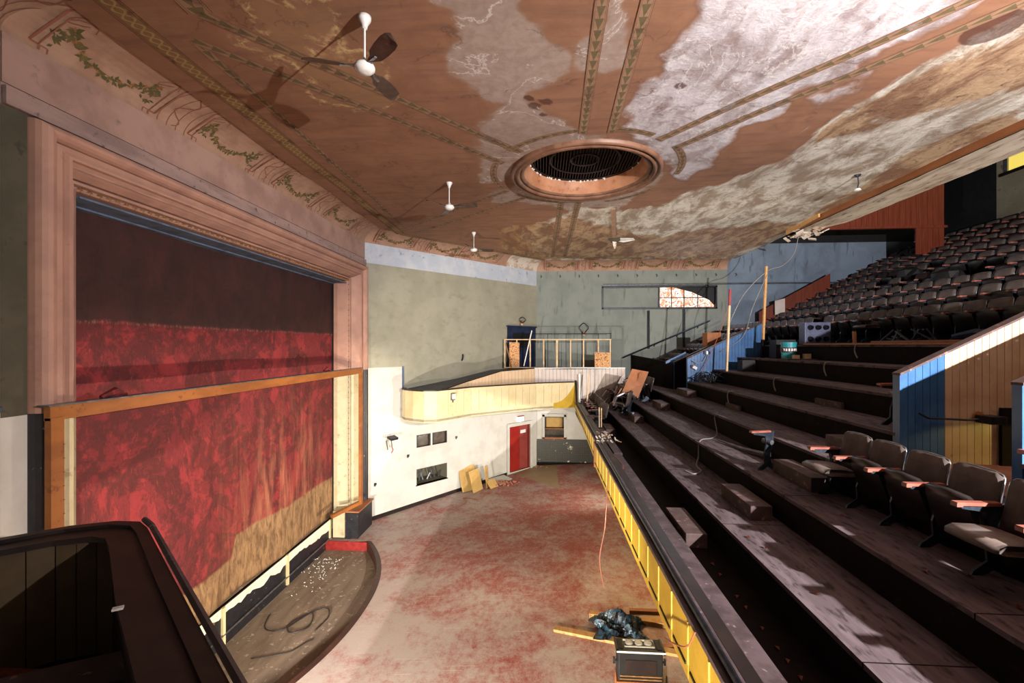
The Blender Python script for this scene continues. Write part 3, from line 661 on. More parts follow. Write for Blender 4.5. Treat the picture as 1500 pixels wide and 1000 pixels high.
# ------------------------------------------------------------------ cove: swept curve with painted cartouches
path = [(-1.75, -.1), (XL, YN), (XL, YF), FC, (8.2, 20.3)]
def offs_path(d):
    out = []
    for i, p in enumerate(path):
        p = Vector(p)
        ds = []
        if i > 0: ds.append((p - Vector(path[i - 1])).normalized())
        if i < len(path) - 1: ds.append((Vector(path[i + 1]) - p).normalized())
        ns = [Vector((e.y, -e.x)) for e in ds]
        n = sum(ns, Vector((0, 0))).normalized(); k = 1 / max(.3, n.dot(ns[0])); out.append(p + n * d * k)
    return out
CW = .72; CH = .40
def cprof(t):   # t 0 bottom .. 1 top ; returns (inset, z)
    a = t * pi / 2
    return (CW * (1 - math.cos(a)), HC + CH * math.sin(a))
segs = []
for i, nm in ((0, 'near'), (1, 'left'), (2, 'far_splay'), (3, 'far')):
    m = MB(); nT = 10
    for k in range(nT):
        d0, z0 = cprof(k / nT); d1_, z1 = cprof((k + 1) / nT); A = offs_path(d0); B = offs_path(d1_)
        a0, a1, b0, b1 = A[i], A[i + 1], B[i], B[i + 1]
        ln = (a1 - a0).length; nn = max(1, int(ln / .6))
        for j in range(nn):
            f0, f1 = j / nn, (j + 1) / nn
            p = [a0.lerp(a1, f0), a0.lerp(a1, f1), b0.lerp(b1, f1), b0.lerp(b1, f0)]
            m.add([(p[0].x, p[0].y, z0), (p[1].x, p[1].y, z0), (p[2].x, p[2].y, z1), (p[3].x, p[3].y, z1)], [(0, 1, 2, 3)], 1 if (i == 2 and f0 > .72) else 0)
    o = struct(m.build('trim_%d' % (20 + i), ['cove', 'covestain'], smooth=True)); segs.append(o)
def cove_pt(i, u, t, lift=.006):
    """point on cove i at u metres along the wall line and t up the curve"""
    a = Vector(path[i]); b = Vector(path[i + 1]); d = (b - a).normalized(); n = Vector((d.y, -d.x))
    ins, z = cprof(t); ang = t * pi / 2
    ins += lift * math.cos(ang); z -= lift * math.sin(ang)
    p = a + d * u + n * ins
    return (p.x, p.y, z)
def ribbon(m, i, pts, w, mi=0, lift=.006):
    """flat painted line on the cove through (u,t) points"""
    L3 = CW * pi / 2 * .8
    for (u0, t0), (u1, t1) in zip(pts[:-1], pts[1:]):
        du, dt = u1 - u0, (t1 - t0) * L3; l = math.hypot(du, dt) or 1; nu, nt_ = -dt / l * w / 2, du / l * w / 2 / L3
        m.add([cove_pt(i, u0 + nu, t0 + nt_, lift), cove_pt(i, u1 + nu, t1 + nt_, lift), cove_pt(i, u1 - nu, t1 - nt_, lift), cove_pt(i, u0 - nu, t0 - nt_, lift)], [(0, 1, 2, 3)], mi)
def cartouche(i, u0, u1, parent, r):
    m = MB(); L3 = CW * pi / 2 * .8
    for ins, w in ((.0, .03), (.09, .018)):
        a, b = u0 + ins, u1 - ins; t1 = .97 - ins * .9; c = .16
        arc = [(a + .1, .05), (a + .1, .14), (a, .14), (a, t1 - c)] + [(a + .14 * (1 - math.cos(q * pi / 8)), t1 - c + c * math.sin(q * pi / 8)) for q in range(5)]
        pts = arc + [(2 * (a + b) / 2 - x, t) for x, t in reversed(arc)]
        ribbon(m, i, pts, w)
    m.build('painted_outline', 'redline', parent)
    m = MB()
    cu_, hw = (u0 + u1) / 2, (u1 - u0) * .36
    def leaf(u, t, a, l, mi):
        du, dt = math.cos(a) * l, math.sin(a) * l / L3; pu, pt = -math.sin(a) * l * .22, math.cos(a) * l * .22 / L3
        m.add([cove_pt(i, u, t, .008), cove_pt(i, u + du * .5 + pu, t + dt * .5 + pt, .008), cove_pt(i, u + du, t + dt, .008), cove_pt(i, u + du * .5 - pu, t + dt * .5 - pt, .008)], [(0, 1, 2, 3)], mi)
    for k in range(46):
        q = k / 45 * 2 - 1; u = cu_ + q * hw; t = .62 - .36 * (1 - q * q)
        for _ in range(2): leaf(u, t, r.uniform(0, 2 * pi), r.uniform(.06, .11), 0)
    for sgn in (-1, 1):
        for k in range(26):
            leaf(cu_ + sgn * (hw + r.uniform(-.07, .07)), .35 + r.uniform(-.1, .24), r.uniform(0, 2 * pi), r.uniform(.06, .11), 0)
    for q in (-1, -.8, -.55, -.3, -.1, .12, .35, .58, .8, 1):
        u = cu_ + q * hw; t = .62 - .36 * (1 - q * q)
        for k in range(6): leaf(u, t, k * pi / 3 + q, .055, 1)
    m.build('painted_garland', ['leafg', 'flower'], parent, kind='stuff')
    m = MB()
    for sgn in (-1, 1):
        c0 = cu_ + sgn * (hw + .02)
        ribbon(m, i, [(c0 + .16 * math.cos(q * .7) * (1 - q / 14), .74 + .12 * math.sin(q * .9) * (1 - q / 14)) for q in range(12)], .012)
    m.build('painted_ribbon', 'redline', parent)
r4 = random.Random(21)
def lay(i, u_start, u_end, wid, gap, parent):
    u = u_start
    while u + wid <= u_end:
        cartouche(i, u, u + wid, parent, r4)
        g = MB()   # scroll panel between cartouches
        if u + wid + gap < u_end:
            for k in range(4): ribbon(g, i, [(u + wid + .06 + k * (gap - .12) / 3, .04 + q * .1) for q in range(10)], .015)
            c0 = u + wid + gap / 2
            ribbon(g, i, [(c0 + .11 * math.sin(q * .8), .1 + q * .06) for q in range(14)], .02)
            g.build('painted_scroll', 'redline', parent)
        u += wid + gap
lay(1, .25, 9.5, 1.62, .62, segs[1]); lay(2, .3, 6.2, 1.5, .5, segs[2]); lay(3, .35, 8.4, 1.5, .55, segs[3])
lay(0, 4.0, 6.3, 1.5, .5, segs[0])

# ------------------------------------------------------------------ ceiling
POLY = dict(
 grey=[[(-1.1, 3.8), (-0.5, 3.8), (0.0, 5.0), (0.2, 6.0), (0.0, 6.6), (0.1, 7.1), (0.5, 7.4), (0.5, 8.4), (-0.3, 8.7), (-0.8, 9.9), (-0.9, 11.8), (-1.4, 11.8), (-1.1, 7.9), (-0.7, 7.2), (-1.0, 6.6), (-1.1, 5.7)],
       [(0.6, 4.5), (1.0, 4.5), (1.0, 5.7), (0.9, 6.2), (0.6, 6.2)], [(-0.3, 8.7), (0.5, 8.2), (1.5, 8.1), (2.5, 8.6), (2.7, 10.5), (1.9, 12.0), (0.1, 12.2), (-0.9, 11.2), (-0.7, 9.5)]],
 white=[[(1.8, 3.5), (5.0, 3.4), (5.2, 4.6), (4.7, 5.6), (4.2, 5.8), (4.4, 6.4), (4.4, 7.4), (3.9, 7.1), (3.3, 8.3), (3.2, 10.2), (2.5, 9.4), (1.6, 8.2), (1.4, 7.7), (1.5, 6.4), (1.8, 5.6)]],
 cream=[[(6.2, 3.4), (5.1, 5.8), (5.2, 6.2), (4.8, 6.5), (4.8, 7.2), (4.6, 8.0), (4.8, 9.3), (4.1, 10.4), (3.5, 11.3), (3.0, 12.1), (1.2, 12.2), (0.1, 13.1), (-0.8, 14.7), (0.2, 20.2), (8.2, 19.9), (8.5, 15.3), (8.2, 8.1), (8.5, 3.4)]],
 brown=[[(-1.3, 14.2), (0.9, 12.9), (3.6, 15.4), (6.7, 13.8), (8.2, 14.8), (8.2, 17.5), (8.1, 19.6), (-0.3, 19.5), (-1.7, 17.3)], [(6.1, 5.0), (5.5, 6.0), (5.4, 6.5), (5.1, 6.9), (4.9, 7.5), (5.9, 8.0), (6.6, 7.6), (7.0, 7.0)],
        [(4.9, 7.5), (4.7, 8.3), (4.9, 9.0), (5.3, 8.3), (5.9, 8.0)], [(7.4, 7.4), (7.2, 9.5), (7.3, 11.8), (7.4, 13.8), (8.3, 13.0), (8.1, 8.0)]],
 gold=[[(-3.4, 4.0), (-2.8, 4.0), (-2.8, 5.0), (-2.9, 5.7), (-2.4, 6.0), (-2.5, 6.7), (-2.9, 6.7), (-3.3, 6.4), (-3.5, 5.5), (-3.3, 4.9)]])
gx = np.arange(-5.3, 8.31, .1); gy = np.arange(-1.8, 20.31, .1); GX, GY = np.meshgrid(gx, gy); PX, PY = GX.ravel(), GY.ravel()
def sdist(poly):
    n = len(poly); dmin = np.full(PX.shape, 1e9); ins = np.zeros(PX.shape, bool)
    for i in range(n):
        (x0, y0), (x1, y1) = poly[i], poly[(i + 1) % n]; ex, ey = x1 - x0, y1 - y0
        t = np.clip(((PX - x0) * ex + (PY - y0) * ey) / (ex * ex + ey * ey + 1e-9), 0, 1)
        dmin = np.minimum(dmin, np.hypot(PX - x0 - t * ex, PY - y0 - t * ey))
        c = ((y0 > PY) != (y1 > PY)); xi = (x1 - x0) * (PY - y0) / (y1 - y0 + 1e-12) + x0; ins ^= (c & (PX < xi))
    return np.where(ins, dmin, -dmin)
attrs = {}
for k, pl_ in POLY.items():
    d = np.max([sdist(p) for p in pl_], axis=0); attrs[k] = np.clip(.5 + d / 1.6, 0, 1)
sp_ = np.full(PX.shape, -9.)
for x, y, r in ((-.2, 6.7, .09), (-.12, 6.92, .11), (.06, 6.82, .1), (.02, 7.18, .08), (.22, 6.95, .03), (5.3, 5.6, .3), (2.0, 6.6, .1)): sp_ = np.maximum(sp_, r - np.hypot((PX - x), (PY - y)))
attrs['spot'] = np.clip(.5 + sp_ / .2, 0, 1)
CC = (.93, 9.75); HOLE = (2.66, 15.84)
# irregular sag so that the old plaster is not dead flat
zs = H + .012 * np.sin(PX * 1.3 + PY * .7) + .010 * np.sin(PX * .8 - PY * 1.9)
nxg = len(gx); verts = np.column_stack([PX, PY, zs]).tolist(); faces = []
# clip to the room outline (inside the cove line)
Ain = offs_path(CW * .93)
def inside(x, y):
    # left wall, far splay, near splay
    if x < XL + CW * .8: return False
    fx = (y - YF) * (FC[0] - XL) / (FC[1] - YF) + XL
    nf = Vector((1, 0))
    d = ((x - XL) * (FC[1] - YF) - (y - YF) * (FC[0] - XL)) / math.hypot(FC[0] - XL, FC[1] - YF)
    if d < CW * .82 and y > 13.5: return False
    d2 = ((x - XL) * (YN - NC[1]) + (y - YN) * (NC[0] - XL)) / math.hypot(FC[0] - XL, YN - NC[1])
    if d2 < CW * .82 and y < 5: return False
    return y < 20.3 - CW * .8
for j in range(len(gy) - 1):
    for i in range(nxg - 1):
        x = gx[i] + .05; y = gy[j] + .05
        if math.hypot(x - CC[0], y - CC[1]) < 1.38: continue
        if math.hypot((x - HOLE[0]) / 1.4, y - HOLE[1]) < .17: continue
        if not inside(x, y): continue
        a = j * nxg + i; faces.append((a, a + nxg, a + nxg + 1, a + 1))
me = bpy.data.meshes.new('ceiling'); me.from_pydata(verts, [], faces); me.materials.append(MAT['ceil'])
for k, v in attrs.items():
    at_ = me.attributes.new(k, 'FLOAT', 'POINT'); at_.data.foreach_set('value', v.astype(np.float32))
me.polygons.foreach_set('use_smooth', [True] * len(me.polygons)); me.update()
ceil = bpy.data.objects.new('ceiling', me); COL.objects.link(ceil); struct(ceil)
# roof void above the plaster
mb = MB(); mb.box(-5.6, 8.4, -1.8, 20.4, 4.75, 4.8); struct(mb.build('ceiling.001', 'black'))

BN = [0]
def cz(x, y): return H + .012 * math.sin(x * 1.3 + y * .7) + .010 * math.sin(x * .8 - y * 1.9)
def band(name, a, b, w, mat, zoff=.002):
    a = Vector(a); b = Vector(b); d = b - a; L_ = d.length; n = Vector((-d.y, d.x)).normalized() * w / 2; m = MB(); k = max(1, int(L_ / .12)); BN[0] += 1; zo_ = zoff + .0004 * BN[0]
    for i in range(k):
        p = a + d * i / k; q = a + d * (i + 1) / k
        m.add([(g.x, g.y, cz(g.x, g.y) - zo_) for g in (p + n, q + n, q - n, p - n)], [(0, 1, 2, 3)], 0,
              [[(L_ * i / k, 0), (L_ * (i + 1) / k, 0), (L_ * (i + 1) / k, 1), (L_ * i / k, 1)]])
    return m.build(name, mat, ceil)
band('painted_border', (-4.72, 2.9), (-4.72, 14.6), .30, 'scrollband')
band('painted_border', (-4.72, 14.6), (-.1, 19.35), .22, 'scrollband')
band('painted_border', (-4.25, 5.15), (-4.35, 14.0), .15, 'leafband')
band('painted_border', (-4.25, 5.15), (-.80, 9.1), .17, 'leafband')
band('painted_border', (-3.85, 4.75), (-.40, 8.6), .17, 'leafband')
band('painted_border', (-3.84, 3.7), (-3.84, 4.75), .3, 'leafband')
band('painted_border', (-4.35, 13.9), (-.85, 10.7), .15, 'leafband')
band('painted_border', (-4.2, 14.5), (-.35, 11.2), .15, 'leafband')
band('painted_border', (.61, 3.2), (.72, 7.9), .16, 'leafband')
band('painted_border', (1.10, 3.2), (1.22, 7.9), .16, 'leafband')
band('painted_border', (5.9, 3.6), (2.12, 8.25), .17, 'leafband')
band('painted_border', (6.3, 3.9), (2.5, 8.6), .17, 'leafband')
band('painted_border', (.5, 11.7), (.45, 19.0), .16, 'leafband')
band('painted_border', (.95, 11.7), (.95, 19.0), .16, 'leafband')
def arcband(a0, a1):
    m = MB(); k = 14
    for i in range(k):
        t0 = a0 + (a1 - a0) * i / k; t1 = a0 + (a1 - a0) * (i + 1) / k; r0, r1 = 1.92, 2.06
        P = [(CC[0] + r * math.cos(t), CC[1] + r * math.sin(t), cz(CC[0] + r * math.cos(t), CC[1] + r * math.sin(t)) - .004) for r, t in ((r0, t0), (r0, t1), (r1, t1), (r1, t0))]
        m.add(P, [(0, 1, 2, 3)], 0, [[(t0 * 2, 0), (t1 * 2, 0), (t1 * 2, 1), (t0 * 2, 1)]])
    m.build('painted_arc', 'leafband', ceil)
for a0, a1 in ((160, 200), (218, 262), (278, 302), (322, 365), (30, 70), (105, 142)): arcband(math.radians(a0), math.radians(a1))

# ceiling vent: moulded ring, flared well, grille
cv = empty('ceiling_vent', (CC[0], CC[1], H)); tag(cv, 'large round ceiling vent with orange brown rings and dark grille', 'ceiling vent')
m = MB(); m.lathe([(1.62, .02), (1.62, -.05), (1.58, -.09), (1.54, -.06), (1.52, -.03), (1.50, -.07), (1.46, -.10), (1.43, -.06), (1.41, -.02)], n=64); m.build('outer_moulding', 'ringd', cv, smooth=True)
m = MB(); m.lathe([(1.41, -.02), (1.38, -.05), (1.34, -.04), (1.32, .0)], n=64); m.build('inner_moulding', 'ringd', cv, smooth=True)
m = MB(); m.lathe([(1.32, .0), (1.26, .07), (1.22, .16), (1.20, .27)], n=64); m.build('flared_well', 'well', cv, smooth=True)
m = MB(); m.lathe([(1.20, .27), (1.20, .75)], n=48); m.lathe([(.0, .75), (1.2, .75)], n=48); m.build('shaft', 'black', cv)
m = MB()
for k in range(-18, 19):
    x = k * .064; h = math.sqrt(max(0, 1.2 ** 2 - x * x)); m.box(x - .008, x + .008, -h, h, .30, .35)
m.build('grille_bars', 'grille', cv, kind='stuff')
m = MB()
for r in (.3, .75, 1.15): m.lathe([(r - .02, .28), (r + .02, .28), (r + .02, .30), (r - .02, .30)], n=40)
m.build('grille_hoop', 'grille', cv)
m = MB(); rr = random.Random(9)
for k in range(26):
    a = rr.uniform(1.2, 3.0) if k < 20 else rr.uniform(0, 6.28); m.obox((1.2 * math.cos(a), 1.2 * math.sin(a), .27), (rr.uniform(.02, .07), rr.uniform(.02, .05), .03), (rr.random(), rr.random(), a))
m.build('plaster_crumbs', 'whitemetal', cv, kind='stuff')
# broken hole with hanging plaster
hp = empty('hanging_plaster', (HOLE[0], HOLE[1], H)); tag(hp, 'broken plaster flaps hanging from the hole in the ceiling', 'plaster')
m = MB(); m.add([(.05, -.2, 0), (.75, -.15, .0), (.85, 0, -.05), (.3, .12, -.13), (.05, .1, -.08)], [(0, 1, 2, 3, 4)]); m.v = [(a*.7, b*.7, c*.6) for a, b, c in m.v]; sm = m.build('flap', 'whitemetal', hp)
m = MB(); m.add([(-.25, 0, 0), (-.05, 0, 0), (-.08, .03, -.4), (-.14, .03, -.5), (-.2, .02, -.32)], [(0, 1, 2, 3, 4)]); m.v = [(a*.8, b, c*.7) for a, b, c in m.v]; m.build('flap', 'covestain', hp)
m = MB(); m.add([(-.5, -.1, 0), (.05, -.25, 0), (.1, -.1, -.12), (-.3, .1, -.15)], [(0, 1, 2, 3)]); m.v = [(a*.7, b, c*.6) for a, b, c in m.v]; m.build('flap', 'darkolive', hp)
for o in hp.children:
    s_ = o.modifiers.new('t', 'SOLIDIFY'); s_.thickness = .025
m = MB(); m.slab((2.0, 12.25), (2.55, 15.5), H - .035, H - .02, H - .035, H - .02, .13); tag(m.build('repair_batten', 'cove'), 'pale repair board on the ceiling between vent and broken hole', 'board')

# beam and lower soffit along the right edge of the ceiling
mb = MB(); mb.slab((8.0, -1.8), (8.0, 14.3), 3.61, 3.80, 3.61, 3.80, .06); bm_ = mb.build('ceiling_beam', 'wood_brown'); tag(bm_, 'long rust brown timber fascia along the right edge of the ceiling', 'beam')
mb = MB(); mb.slab((7.9, 13.2), (7.96, 15.0), 3.66, 3.80, 3.60, 3.76, .05); tag(mb.build('splintered_beam_end', 'plank'), 'splintered yellow end of the brown ceiling fascia', 'beam')
def soffit():
    m = MB(); nx_, ny_ = 6, 80
    for j in range(ny_ + 1):
        y = -1.8 + (14.7 + 1.8) * j / ny_
        for i in range(nx_ + 1):
            x = 8.06 + (.85 + (.0 if y < 13.6 else -.5 * (y - 13.6))) * i / nx_; m.v.append((x, y, 3.62 + .02 * math.sin(i * .8) + rnd.uniform(-.004, .004)))
    for j in range(ny_):
        for i in range(nx_):
            a = j * (nx_ + 1) + i; m.f.append((a, a + nx_ + 1, a + nx_ + 2, a + 1)); m.mi.append(0); m.uv.append(None)
    return m
MAT['soffit'] = M('peeling_soffit_plaster', '#d5c4ae', '#b39c86', 2, stretch=(3, .6, 1), c3='#7c6350', s3=4, lo3=.55, hi3=.68, st3=(3, .6, 1), bmp=.3, bd=.03)
struct(soffit().build('ceiling.002', 'soffit', smooth=True))
mb = MB(); mb.box(8.3, 8.9, -1.8, 14.0, 3.66, 3.9); struct(mb.build('ceiling.003', 'black'))
fb = MB(); r6 = random.Random(2)
for k in range(22):
    x, y = 8.2 + r6.uniform(-.3, .6), 14.6 + r6.uniform(-.5, .5); fb.obox((x, y, 3.55 + r6.uniform(-.1, .1)), (r6.uniform(.1, .3), r6.uniform(.08, .25), .03), (r6.uniform(-.6, .6), r6.uniform(-.6, .6), r6.uniform(0, 3)))
tag(fb.build('torn_lath', 'covestain', kind='stuff'), 'torn lath and plaster hanging at the broken end of the ceiling fascia', 'plaster')
# upper recess roof and rear walls
mb = MB(); mb.box(8.3, 17, -1.8, 20.3, 8.0, 8.1); mb.box(8.25, 8.3, -1.8, 20.3, 4.6, 8.0); struct(mb.build('ceiling.004', 'black'))
mb = MB(); mb.box(16.3, 16.4, 8.0, 17.09, 2.5, 6.1); mb.box(16.3, 16.4, 8.0, 17.09, 6.66, 8); mb.box(16.3, 16.4, 16.8, 17.09, 6.1, 6.66)
struct(mb.build('wall_rear', 'olivewall'))
mb = MB(); mb.box(16.3, 16.4, 17.09, 20.3, 2.5, 8); struct(mb.build('wall_rear.001', 'black'))
mb = MB(); mb.box(16.31, 16.35, 8, 16.8, 6.1, 6.66); w3 = struct(mb.build('window_3', 'yellowwin'))
m = MB(); m.box(16.26, 16.32, 16.68, 16.8, 6.06, 6.7); m.build('window_frame', 'metal', w3)
m = MB(); m.box(16.22, 16.30, 8, 16.95, 6.66, 6.9); m.build('window_frame', 'riser', w3)
m = MB(); m.box(16.24, 16.30, 8, 16.95, 6.0, 6.1); m.build('window_frame', 'riser', w3)
rb = empty('panelled_booth', (12.8, 17.0, 4.3)); tag(rb, 'dark red brown wood panelled booth wall above the rear seats', 'booth')
for k in range(24):
    x = -2.9 + k * .19
    m = MB(); m.box(x, x + .18, 0, .05, 0 if k < 19 else -1.0, 3.6); m.build('board', 'redwood', rb)
m = MB(); m.box(-3.0, 1.75, -.03, .1, -.05, .03); m.build('bottom_rail', 'redwood', rb)

# ------------------------------------------------------------------ balcony structure
bal = []
def X_(k): return 2.43 + .79 * k
def Z_(k): return -2.38 + .40 * k
def tread_obj(k, y0, y1, x1=None):
    m = MB(); xa = X_(k); xb = x1 or X_(k + 1) + .05; z = Z_(k)
    m.box(xa - .025, xb, y0, y1, z - .045, z)
    t = struct(m.build('floor', 'tread'))
    m = MB(); m.box(xa, xa + .05, y0, y1, z - .42, z - .045); m.build('riser', 'riser', t)
    m = MB(); m.box(xa + .05, xb - .1, y0 + .02, y1 - .02, z - .5, z - .05); m.build('tier_base', 'riser', t)
    m = MB()
    for yy in [y0 + 2.6 * q for q in range(1, int((y1 - y0) / 2.6) + 1)]: m.box(xa - .026, xb - .06, yy, yy + .012, z - .0445, z + .0012)
    if m.v: m.build('board_joint', 'riser', t)
    return t
for k in range(0, 3): tread_obj(k, -1.7, 20.25)
for k in range(3, 6):
    for y0, y1 in ((-1.7, 4.78), (6.36, 14.94), (16.56, 20.25)): tread_obj(k, y0, y1)
for y0, y1 in ((-1.7, 4.78), (6.36, 14.94), (16.56, 20.25)):
    tread_obj(6, y0, y1, 8.47)
mb = MB(); mb.box(4.8, 8.4, 4.78, 6.36, -1.68, -1.58); mb.box(4.8, 8.4, 14.94, 16.56, -1.68, -1.58); mb.box(8.4, 8.5, 4.78, 6.36, -1.7, .0); mb.box(8.4, 8.5, 14.94, 16.56, -1.7, .0)
MAT['vomfloor'] = M('dusty_red_brown_floor', '#8a5a4c', '#9c6c5c', 4, c3='#6a4038', s3=5, rough=.7, bmp=.1)
struct(mb.build('floor', 'vomfloor'))
# front aisle floor, underside
mb = MB(); mb.box(1.5, 2.6, -1.7, 20.25, -2.84, -2.78); struct(mb.build('floor', 'riser'))
mb = MB(); mb.box(1.5, 8.5, -1.7, 20.25, -3.1, -2.98); struct(mb.build('ceiling.005', 'cream'))
mb = MB(); mb.box(8.4, 8.5, -1.7, 20.3, -6.2, -3.0); struct(mb.build('wall_under_balcony', 'riser'))
mb = MB(); mb.box(4.4, 8.5, -1.7, 20.5, -5.3, -5.2); struct(mb.build('floor', 'floor'))

# upper block
def XR(r): return 9.2 + .8 * r
def ZR(r): return .10 + .42 * r
for r in range(9):
    m = MB(); m.box(XR(r) - .75, XR(r) + .1, -1.7, 20.25, ZR(r) - .06, ZR(r)); t = struct(m.build('floor', 'riser'))
    m = MB(); m.box(XR(r) - .73, XR(r) + .05, -1.68, 20.2, ZR(r) - .5, ZR(r) - .06); m.build('tier_base', 'riser', t)
m = MB(); m.box(XR(8), 16.4, -1.7, 20.25, ZR(8) - .1, ZR(8) + .02); struct(m.build('floor', 'riser'))

# ------------------------------------------------------------------ balcony front (yellow)
bf = empty('balcony_front', (1.3, 10, -2.98)); tag(bf, 'long mustard yellow panelled balcony front with a dark capped rail', 'balcony front')
def bfz(y):   # bottom and top heights
    if y < 11.0: return -2.98, -2.40
    f = (y - 11.0) / 7.3; return -2.98 + .42 * f, -2.40 + .06 * f
def bfx(y): return 1.30 if y < 11.0 else 1.36 - .02 * (y - 11) / 7
def put(o, pos=(1.3, 10, -2.98)): o.location = (-pos[0], -pos[1], -pos[2]); return o
y = .55; k = 0
while y < 18.2:
    y2 = y + .5
    if 10.75 < y < 11.0: y2 = 11.1
    y2 = min(y2, 18.25)
    m = MB(); z0, z1 = bfz(y + .01); q0, q1 = bfz(y2 - .01); x = bfx((y + y2) / 2)
    m.slab((x, y + .008), (x, y2 - .008), z0, z1, q0, q1, .05, side=-1); put(m.build('panel', 'yellow', bf))
    m = MB(); m.slab((x - .01, y - .008), (x - .01, y + .008), z0 + .14, z1 - .06, z0 + .14, z1 - .06, .02, side=-1); put(m.build('batten', 'yellowlt', bf))
    m = MB(); m.slab((x - .012, y + .06), (x - .012, y2 - .06), z0 + .10, z0 + .122, q0 + .10, q0 + .122, .014, side=-1); put(m.build('slot', 'black', bf))
    y = y2
for a, b in ((.2, 11.0), (11.05, 18.3)):
    for nm, dx0, dx1, dz0, dz1, mt in (('rail_cap', -.03, .12, .0, .045, 'dustrail'), ('rail_board', .14, .26, -.02, .02, 'darkrail'), ('rail_body', .03, .22, -.45, .0, 'riser'), ('inner_ledge', .42, .62, -.30, -.24, 'dustrail'), ('ledge_front', .26, .44, -.42, -.34, 'darkrail')):
        m = MB(); x = bfx((a + b) / 2); za, zb_ = bfz(a + .01)[1], bfz(b)[1]
        m.add([(x + dx0, a, za + dz0), (x + dx1, a, za + dz0), (x + dx1, b, zb_ + dz0), (x + dx0, b, zb_ + dz0), (x + dx0, a, za + dz1), (x + dx1, a, za + dz1), (x + dx1, b, zb_ + dz1), (x + dx0, b, zb_ + dz1)],
              [(0, 3, 2, 1), (4, 5, 6, 7), (0, 1, 5, 4), (1, 2, 6, 5), (2, 3, 7, 6), (3, 0, 4, 7)])
        put(m.build(nm, mt, bf))
    m = MB(); m.tube([(bfx(a + .2) + .045, a + (b - a) * q / 14, bfz(a + (b - a) * q / 14)[1] + .075 + .006 * math.sin(q * 2)) for q in range(15)], .028, 8); put(m.build('pipe', 'iron', bf))
m = MB(); m.box(1.27, 1.36, 10.98, 11.06, -2.98, -2.36); put(m.build('end_block', 'orange', bf))
m = MB()
for k in range(40):
    y = 11.2 + rnd.uniform(-.5, .8); m.obox((1.45 + rnd.uniform(-.15, .4), y, -2.33 + rnd.uniform(-.03, .06)), (rnd.uniform(.02, .07), rnd.uniform(.03, .10), .02), (rnd.random(), rnd.random(), rnd.random() * 3))
tag(m.build('debris_heap', 'covestain', kind='stuff'), 'heap of broken plaster bits on the yellow balcony rail joint', 'debris')
# swooping end of the front rising to the side balcony
m = MB(); sw = []
for q in range(9):
    t = q / 8; sw.append((1.33, 17.7 + .75 * t, -2.36 + (.86) * (3 * t * t - 2 * t ** 3)))
for q in range(8):
    a, b = sw[q], sw[q + 1]; m.slab((a[0], a[1]), (b[0], b[1]), bfz(a[1])[0], a[2], bfz(b[1])[0], b[2], .06, side=-1)
put(m.build('swoop_end', 'yellow', bf))
m = MB(); m.tube([(1.38, p[1], p[2] + .03) for p in sw], .05, 6); put(m.build('swoop_rail', 'darkrail', bf))

# ------------------------------------------------------------------ far side balcony: cream panelled parapet
fp = [(-4.85, 15.2), (-4.78, 14.93), (-4.60, 14.68), (-4.26, 14.42), (-3.85, 14.27), (-3.44, 14.36), (-3.15, 14.74), (-2.52, 15.68), (-.24, 17.52), (1.32, 18.25)]
def resample(P, step):
    out = [Vector(P[0])]; 
    tot = 0
    for a, b in zip(P[:-1], P[1:]):
        a = Vector(a); b = Vector(b); n = max(1, round((b - a).length / step))
        for i in range(1, n + 1): out.append(a.lerp(b, i / n))
    return out
fb_ = empty('side_balcony_front', (-2.0, 16.0, -2.53)); tag(fb_, 'cream panelled front of the far side balcony curving out from the wall', 'balcony front')
B0 = (-2.0, 16.0, -2.53)
R_ = resample(fp, .33)
for a, b in zip(R_[:-1], R_[1:]):
    d = (b - a).normalized() * .006
    m = MB(); m.slab(a + d, b - d, -2.30, -1.60, -2.30, -1.60, .04); put(m.build('panel', 'cream', fb_), B0)
m = MB()
for a, b in zip(R_[:-1], R_[1:]):
    m.slab(a, b, -2.53, -2.30, -2.53, -2.30, .05); m.slab(a, b, -1.60, -1.50, -1.60, -1.50, .05)
    n = Vector((-(b - a).y, (b - a).x)).normalized(); m.slab(a + n * .03, b + n * .03, -2.53, -1.5, -2.53, -1.5, .03)
put(m.build('rails', 'cream', fb_), B0)
m = MB()
for a, b in zip(R_[:-1], R_[1:]): m.slab(a - Vector((.02, .03)), b - Vector((.02, .03)), -1.50, -1.465, -1.50, -1.465, .16)
put(m.build('rail_cap', 'darkrail', fb_), B0)
# yellow paint swoosh on the last panels
m = MB(); P8 = Vector((-.24, 17.52)); P9 = Vector((1.32, 18.25)); nn = (P9 - P8).normalized()
yp = []
for q in range(9):
    t = q / 8; u = .45 + .55 * t; p = P8.lerp(P9, u) - Vector((-nn.y, nn.x)) * .012; yp.append((p.x, p.y, -2.30 + .72 * t ** 2.2))
base_ = [(P9.x, P9.y - .012, -2.5), (yp[0][0], yp[0][1], -2.5)]
m.add([(p[0], p[1], p[2]) for p in yp] + [(p[0], p[1], -2.52) for p in reversed(yp)], [tuple(range(18))]); put(m.build('yellow_paint_patch', 'yellow', fb_), B0)
# underside and box floor
m = MB(); und = [tuple(p) for p in R_] + [(1.32, 20.35), (-.25, 20.28)]
m.prism([(p[0], p[1]) for p in und], -2.50, -2.42); struct(m.build('floor', 'white'))
